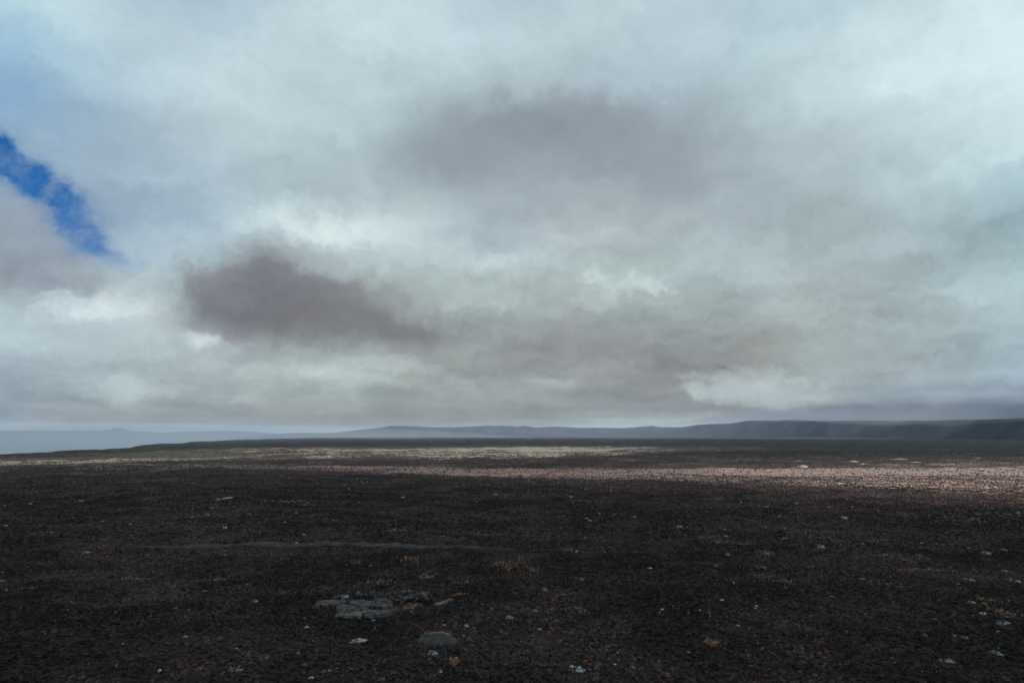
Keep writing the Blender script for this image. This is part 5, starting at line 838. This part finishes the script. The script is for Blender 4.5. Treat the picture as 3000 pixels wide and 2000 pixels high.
proto = {'lump': [rough_mesh('rock', 10 + k, 3, 0.8, 1.4) for k in range(6)], 'block': [chunk_mesh('rock', 17, 300 + k) for k in range(4)],
         'flat': [rough_mesh('rock', 30 + k, 3, 0.75, 1.5) for k in range(5)], 'slab': [rough_mesh('rock', 50 + k, 3, 0.9, 1.7) for k in range(6)],
         'sliver': [chunk_mesh('rock', 13, 400 + k) for k in range(4)]}
cache = {}
for i, (x, y, w, h, tint, shape, label, group) in enumerate(ROCKS):
    rs = random.Random(900 + i)
    base = rs.choice(proto[shape]); key = (base.name, tint)
    if key not in cache:
        me = base.copy(); me.name = 'rock'; me.materials.clear(); me.materials.append(M['rock_' + tint]); cache[key] = me
    o = bpy.data.objects.new('rock', cache[key]); COL.objects.link(o)
    dy = {'lump': 0.85, 'block': 0.9, 'flat': 0.8, 'slab': 0.42, 'sliver': 0.45}[shape]
    face = math.atan2(x, y)
    yaw = rs.uniform(-0.25, 0.25) if w > 1.3 * h else rs.uniform(0, 6.28)
    roll = {'slab': rs.choice((-1, 1)) * rs.uniform(0.08, 0.2), 'sliver': rs.uniform(-0.3, 0.3)}.get(shape, rs.uniform(-0.1, 0.1))
    o.rotation_euler = (rs.uniform(0.0, 0.25), roll, yaw - face)
    zs = max(h, (0.12 if shape in ('slab', 'flat', 'sliver') else 0.3) * w)
    o.scale = (0.95 * w, 0.95 * max(w * dy, 0.5 * h), zs * 1.2)
    o.location = (x, y, gz(x, y) + 0.15 * zs + 0.06)
    tag(o, label, 'rock', group)
    keep_clear.append((x, y, 0.55 * w + 0.1)); keep_clear.append((x - 0.6 * w * math.sin(face), y - 0.8 * w, 0.5 * w))

# ================================================================ pale mounds out on the plain
MOUNDS = [(218.2, 520.9, 9.7, 2.05, 'pale tan sand mound with a flat top, lowest on the plain before the sunlit band'), (308.0, 624.9, 8.0, 2.46, 'small pointed pale mound on the dark plain beyond the sunlit band'), (298.5, 588.9, 8.7, 1.45, 'low pale hump in front of a small pointed pale mound'), (379.7, 679.7, 15.4, 2.01, 'wide faint tan mound towards the dark hills at right'), (266.9, 644.7, 13.3, 1.59, 'thin pale streak of a mound behind the flat-topped one'), (488.4, 727.7, 9.3, 1.79, 'small faint tan mound nearest the dark hills at right'), (352.4, 605.0, 8.3, 1.19, 'narrow tan hump in front of the wide faint mound')]
for k, (x, y, w, h, label) in enumerate(MOUNDS):
    z0 = gz(x, y); na, nr = 36, 10; V = []; F = []
    rs = random.Random(70 + k); ph = rs.uniform(0, 6)
    for a in range(na):
        an = 2 * math.pi * a / na; wob = 1 + 0.2 * math.sin(2 * an + ph) + 0.12 * math.sin(5 * an + 2 * ph)
        for j in range(nr):
            q = (j + 0.1) / (nr - 1)
            xx = w / 2 * q * math.cos(an) * wob; yy = 0.5 * w * q * math.sin(an) * wob
            zz = 0.55 * h * (1 - min(1, q) ** 1.6) + 0.12 * h * mnoise.fractal(Vector((xx * 0.2, yy * 0.2, k)), 0.9, 2.0, 3) - (1.2 if j == nr - 1 else 0)
            V.append((xx, yy, zz))
    for a in range(na):
        b_ = (a + 1) % na
        for j in range(nr - 1): F.append((a * nr + j, a * nr + j + 1, b_ * nr + j + 1, b_ * nr + j))
    V.append((0, 0, 0.55 * h)); F += [(a * nr, ((a + 1) % na) * nr, len(V) - 1) for a in range(na)]
    o = link_mesh('mound', V, F, M['sand'], None, True); o.location = (x, y, z0)
    tag(o, label, 'mound', 'pale mounds on the far plain')

# ================================================================ strewn clinker, dead scrub and dry grass (uncountable)
def tuft_mesh(name, seed, n, mat, spread=0.5, h=0.8):
    rs = random.Random(seed); V = []; F = []
    for k in range(n):
        a = rs.uniform(0, 6.283); r0 = rs.uniform(0, 0.25) * spread; lean = rs.uniform(0.25, 1.0) * spread; hh = h * rs.uniform(0.45, 1)
        bx, by = r0 * math.cos(a * 1.7), r0 * math.sin(a * 1.7); w = rs.uniform(0.025, 0.05)
        px, py = -math.sin(a) * w, math.cos(a) * w
        i = len(V); mx, my = bx + lean * 0.45 * math.cos(a), by + lean * 0.45 * math.sin(a); tx, ty = bx + lean * math.cos(a), by + lean * math.sin(a)
        V += [(bx - px, by - py, -0.1), (bx + px, by + py, -0.1), (mx + px * 0.8, my + py * 0.8, hh * 0.65), (mx - px * 0.8, my - py * 0.8, hh * 0.65), (tx, ty, hh)]
        F += [(i, i + 1, i + 2, i + 3), (i + 3, i + 2, i + 4)]
    me = bpy.data.meshes.new(name); me.from_pydata(V, [], F); me.materials.append(mat); me.update()
    return me

def scatter(name, label, protos, P, scale, rotx=0.5, seed=1):
    """points with random turn, tilt and size carry copies of a few small meshes"""
    n = len(P); g = np.random.default_rng(seed)
    me = bpy.data.meshes.new(name + '_points'); me.vertices.add(n); me.vertices.foreach_set('co', P.astype(np.float32).ravel())
    rot = np.stack([g.uniform(-rotx, rotx, n), g.uniform(-rotx, rotx, n), g.uniform(0, 6.283, n)], -1)
    a = me.attributes.new('turn', 'FLOAT_VECTOR', 'POINT'); a.data.foreach_set('vector', rot.astype(np.float32).ravel())
    a = me.attributes.new('size', 'FLOAT_VECTOR', 'POINT'); a.data.foreach_set('vector', scale.astype(np.float32).ravel())
    a = me.attributes.new('pick', 'INT', 'POINT'); a.data.foreach_set('value', g.integers(0, len(protos), n).astype(np.int32))
    o = bpy.data.objects.new(name, me); COL.objects.link(o)
    t = bpy.data.node_groups.new(name, 'GeometryNodeTree')
    t.interface.new_socket('Geometry', in_out='INPUT', socket_type='NodeSocketGeometry'); t.interface.new_socket('Geometry', in_out='OUTPUT', socket_type='NodeSocketGeometry')
    gi = t.nodes.new('NodeGroupInput'); go = t.nodes.new('NodeGroupOutput')
    c = bpy.data.collections.new(name + '_kinds')
    for k, pm in enumerate(protos):
        po = bpy.data.objects.new('%s_kind' % name, pm); c.objects.link(po)
    ci = t.nodes.new('GeometryNodeCollectionInfo'); ci.inputs[0].default_value = c; ci.inputs['Separate Children'].default_value = True; ci.inputs['Reset Children'].default_value = True
    ip = t.nodes.new('GeometryNodeInstanceOnPoints')
    def named(nm, ty):
        x = t.nodes.new('GeometryNodeInputNamedAttribute'); x.data_type = ty; x.inputs[0].default_value = nm; return x.outputs[0]
    e2r = t.nodes.new('FunctionNodeEulerToRotation'); t.links.new(named('turn', 'FLOAT_VECTOR'), e2r.inputs[0])
    t.links.new(gi.outputs[0], ip.inputs['Points']); t.links.new(ci.outputs[0], ip.inputs['Instance'])
    ip.inputs['Pick Instance'].default_value = True
    t.links.new(named('pick', 'INT'), ip.inputs['Instance Index']); t.links.new(e2r.outputs[0], ip.inputs['Rotation']); t.links.new(named('size', 'FLOAT_VECTOR'), ip.inputs['Scale'])
    t.links.new(ip.outputs[0], go.inputs[0])
    mo = o.modifiers.new('strew', 'NODES'); mo.node_group = t
    tag(o, label, kind='stuff')
    return o

def strew(n, d0, d1, half=1.12, seed=0, power=1.0):
    """random ground points in the wedge ahead; power < 1 thins them out with distance"""
    g = np.random.default_rng(seed)
    u = g.uniform(0, 1, n)
    if power == 0: dd = d0 * (d1 / d0) ** u                      # density falls with the square of the distance
    else: dd = np.sqrt(d0 ** 2 + (d1 ** 2 - d0 ** 2) * u)
    x = g.uniform(-half, half, n) * dd
    return x, dd
def thin(x, y):
    ok = ground_z(x, y) > -30
    kc = np.array(keep_clear)
    cell = 4.0
    occ = {}
    for i, (kx, ky, kr) in enumerate(kc):
        for a in range(int((kx - kr) // cell), int((kx + kr) // cell) + 1):
            for b_ in range(int((ky - kr) // cell), int((ky + kr) // cell) + 1): occ.setdefault((a, b_), []).append(i)
    ca = (x // cell).astype(int); cb_ = (y // cell).astype(int)
    keys = ca * 100003 + cb_
    want = np.array([a * 100003 + b_ for a, b_ in occ]); cand = np.nonzero(np.isin(keys, want))[0]
    for j in cand:
        for i in occ[(int(ca[j]), int(cb_[j]))]:
            if (x[j] - kc[i, 0]) ** 2 + (y[j] - kc[i, 1]) ** 2 < kc[i, 2] ** 2: ok[j] = False; break
    tx, ty = TX.mean(1), TY.mean(1)                             # keep the track fairly clean
    o_ = np.argsort(tx); on = (x > tx.min() + 6) & (x < tx.max() - 10) & (np.abs(y - np.interp(x, tx[o_], ty[o_])) < 2.7)
    return ok & ~on

def sizes(n, lo, hi, flat, seed):
    g = np.random.default_rng(seed); s = lo * (hi / lo) ** (g.uniform(0, 1, n) ** 1.8)
    return np.stack([s * g.uniform(0.7, 1.3, n), s * g.uniform(0.7, 1.3, n), s * flat * g.uniform(0.6, 1.3, n)], -1)

rub = [rough_mesh('clinker', 60 + k, 1, 0.6, 1.3) for k in range(5)]
for me in rub: me.materials.append(M['rubble'])
rub_b = [rough_mesh('clinker', 80 + k, 1, 0.6, 1.3) for k in range(3)]
for me in rub_b: me.materials.append(M['rubble_brown'])
rub_f = [rough_mesh('clinker', 90 + k, 1, 0.6, 1.3) for k in range(4)]
for me in rub_f: me.materials.append(M['rubble_far'])
DENS = 1.3
for part, kinds, specs in ((0, rub + rub_b, ((int(95000 * DENS), 52, 150, 0.20, 0.75, 1), (int(90000 * DENS), 150, 330, 0.35, 1.0, 2))),
                           (1, rub_f + rub_b[:1], ((int(60000 * DENS), 190, 420, 0.40, 1.1, 4), (int(50000 * DENS), 420, 1000, 0.6, 1.4, 3)))):
    xs, ys = [], []; SS = []
    for (n, d0, d1, lo, hi, sd_) in specs:
        x, y = strew(n, d0, d1, seed=sd_); k = thin(x, y)
        xs.append(x[k]); ys.append(y[k]); SS.append(sizes(n, lo, hi, 0.75, sd_ + 20)[k])
    x = np.concatenate(xs); y = np.concatenate(ys); S = np.concatenate(SS)
    P = np.stack([x, y, ground_z(x, y) + 0.04 * S[:, 2]], -1)
    scatter('clinker_rubble', ('black lava clinker strewn all over the near plain', 'purple-brown clinker covering the middle of the plain up to the sunlit band')[part], kinds, P, S, 0.6, 5 + part)

tw = [tuft_mesh('dead_scrub', 500 + k, 13, M['twig']) for k in range(4)]
xs, ys = [], []; SS = []
for (n, d0, d1, lo, hi, sd_) in ((int(45000 * DENS), 52, 170, 0.3, 0.75, 11), (int(45000 * DENS), 170, 420, 0.5, 1.1, 12)):
    x, y = strew(n, d0, d1, seed=sd_); k = thin(x, y) & (fbm(x / 22, y / 22, 3, 91) > -0.25)
    xs.append(x[k]); ys.append(y[k]); SS.append(sizes(n, lo, hi, 0.8, sd_ + 20)[k])
x = np.concatenate(xs); y = np.concatenate(ys); S = np.concatenate(SS)
scatter('dead_scrub', 'low dead brown scrub growing between the clinker', tw, np.stack([x, y, ground_z(x, y)], -1), S, 0.25, 6)

peb = []
for k, tt in enumerate('WBGOPOG'):
    me = chunk_mesh('pebble', 10, 700 + k); me.materials.append(M['rock_' + tt]); peb.append(me)
x, y = strew(6700, 55, 380, seed=51); k = thin(x, y) & (fbm(x / 35, y / 35, 3, 95) > -0.15)
x, y = x[k], y[k]
S = sizes(len(x), 0.13, 0.34, 0.7, 52) * (1 + smooth(120, 380, y))[:, None]
scatter('pebbles', 'tiny pale and rusty stones scattered between the clinker', peb, np.stack([x, y, ground_z(x, y) + 0.22], -1), S, 0.6, 53)

GRASS = [(1.7, 136.9, 1.49, 3.64), (-0.6, 132.4, 0.96, 1.83), (3.8, 130.1, 0.79, 1.26), (48.9, 163.9, 1.79, 1.42), (52.7, 159.8, 1.16, 1.15), (47.4, 171.3, 2.08, 1.33), (52.0, 145.2, 0.91, 1.58), (46.4, 132.1, 0.7, 1.17), (78.7, 141.4, 1.03, 1.05), (77.3, 143.8, 1.74, 1.09), (83.2, 143.3, 0.76, 1.23), (97.3, 157.9, 1.53, 1.31), (75.6, 164.0, 1.99, 1.22), (75.7, 169.5, 1.65, 1.08), (-5.2, 177.1, 3.87, 1.42), (-20.5, 140.9, 1.7, 1.34), (-30.8, 138.7, 1.01, 1.15), (-2.3, 135.5, 1.31, 1.65), (12.2, 152.7, 0.81, 1.75), (-6.5, 81.1, 0.35, 0.95), (73.3, 108.8, 1.57, 1.39), (69.5, 101.2, 1.09, 1.95), (44.5, 123.9, 1.19, 1.14), (46.3, 118.8, 1.43, 1.26), (-65.9, 124.2, 1.5, 0.69), (-51.7, 124.8, 1.2, 1.16), (62.4, 119.9, 1.73, 1.49), (-78.4, 115.5, 1.67, 0.79), (76.4, 131.8, 2.86, 1.3), (84.4, 164.1, 2.39, 1.22), (9.8, 101.8, 0.98, 1.06), (-15.3, 126.7, 1.22, 1.67), (-21.9, 119.5, 1.73, 1.27), (24.2, 86.0, 0.82, 0.54), (-98.7, 232.2, 2.27, 1.65), (-82.3, 259.0, 3.8, 2.05), (-71.6, 244.3, 3.58, 2.28), (-28.2, 175.6, 2.56, 1.17), (-37.0, 199.8, 1.95, 1.52)]       # x, y, half width, half depth of the patches
st = [tuft_mesh('dry_grass', 600 + k, 16, M['straw'], 0.55, 0.75) for k in range(4)]
g = np.random.default_rng(77); xs, ys = [], []
for (cx, cy, a, b_) in GRASS:
    n = int(min(2400, 60 + 6.5 * a * b_))
    xs.append(cx + a * 0.8 * g.normal(0, 1, n)); ys.append(cy + b_ * 0.8 * g.normal(0, 1, n))
x, y = strew(6700, 60, 420, seed=31); k = fbm(x / 30, y / 30, 3, 93) + 0.6 * x / y > 0.12
xs.append(x[k]); ys.append(y[k])
dcx = DOME[0][0] + DOME[1] * g.uniform(-0.75, 0.7, 60); xs.append(dcx); ys.append(DOME[0][1] + DOME[2] * g.uniform(0.85, 1.15, 60))
x = np.concatenate(xs); y = np.concatenate(ys)
S = sizes(len(x), 0.25, 0.8, 0.8, 41) * (1 + smooth(150, 400, y))[:, None]
scatter('dry_grass', 'straw-coloured dry grass in loose patches on the dark plain', st, np.stack([x, y, ground_z(x, y) + 0.05], -1), S, 0.25, 8)
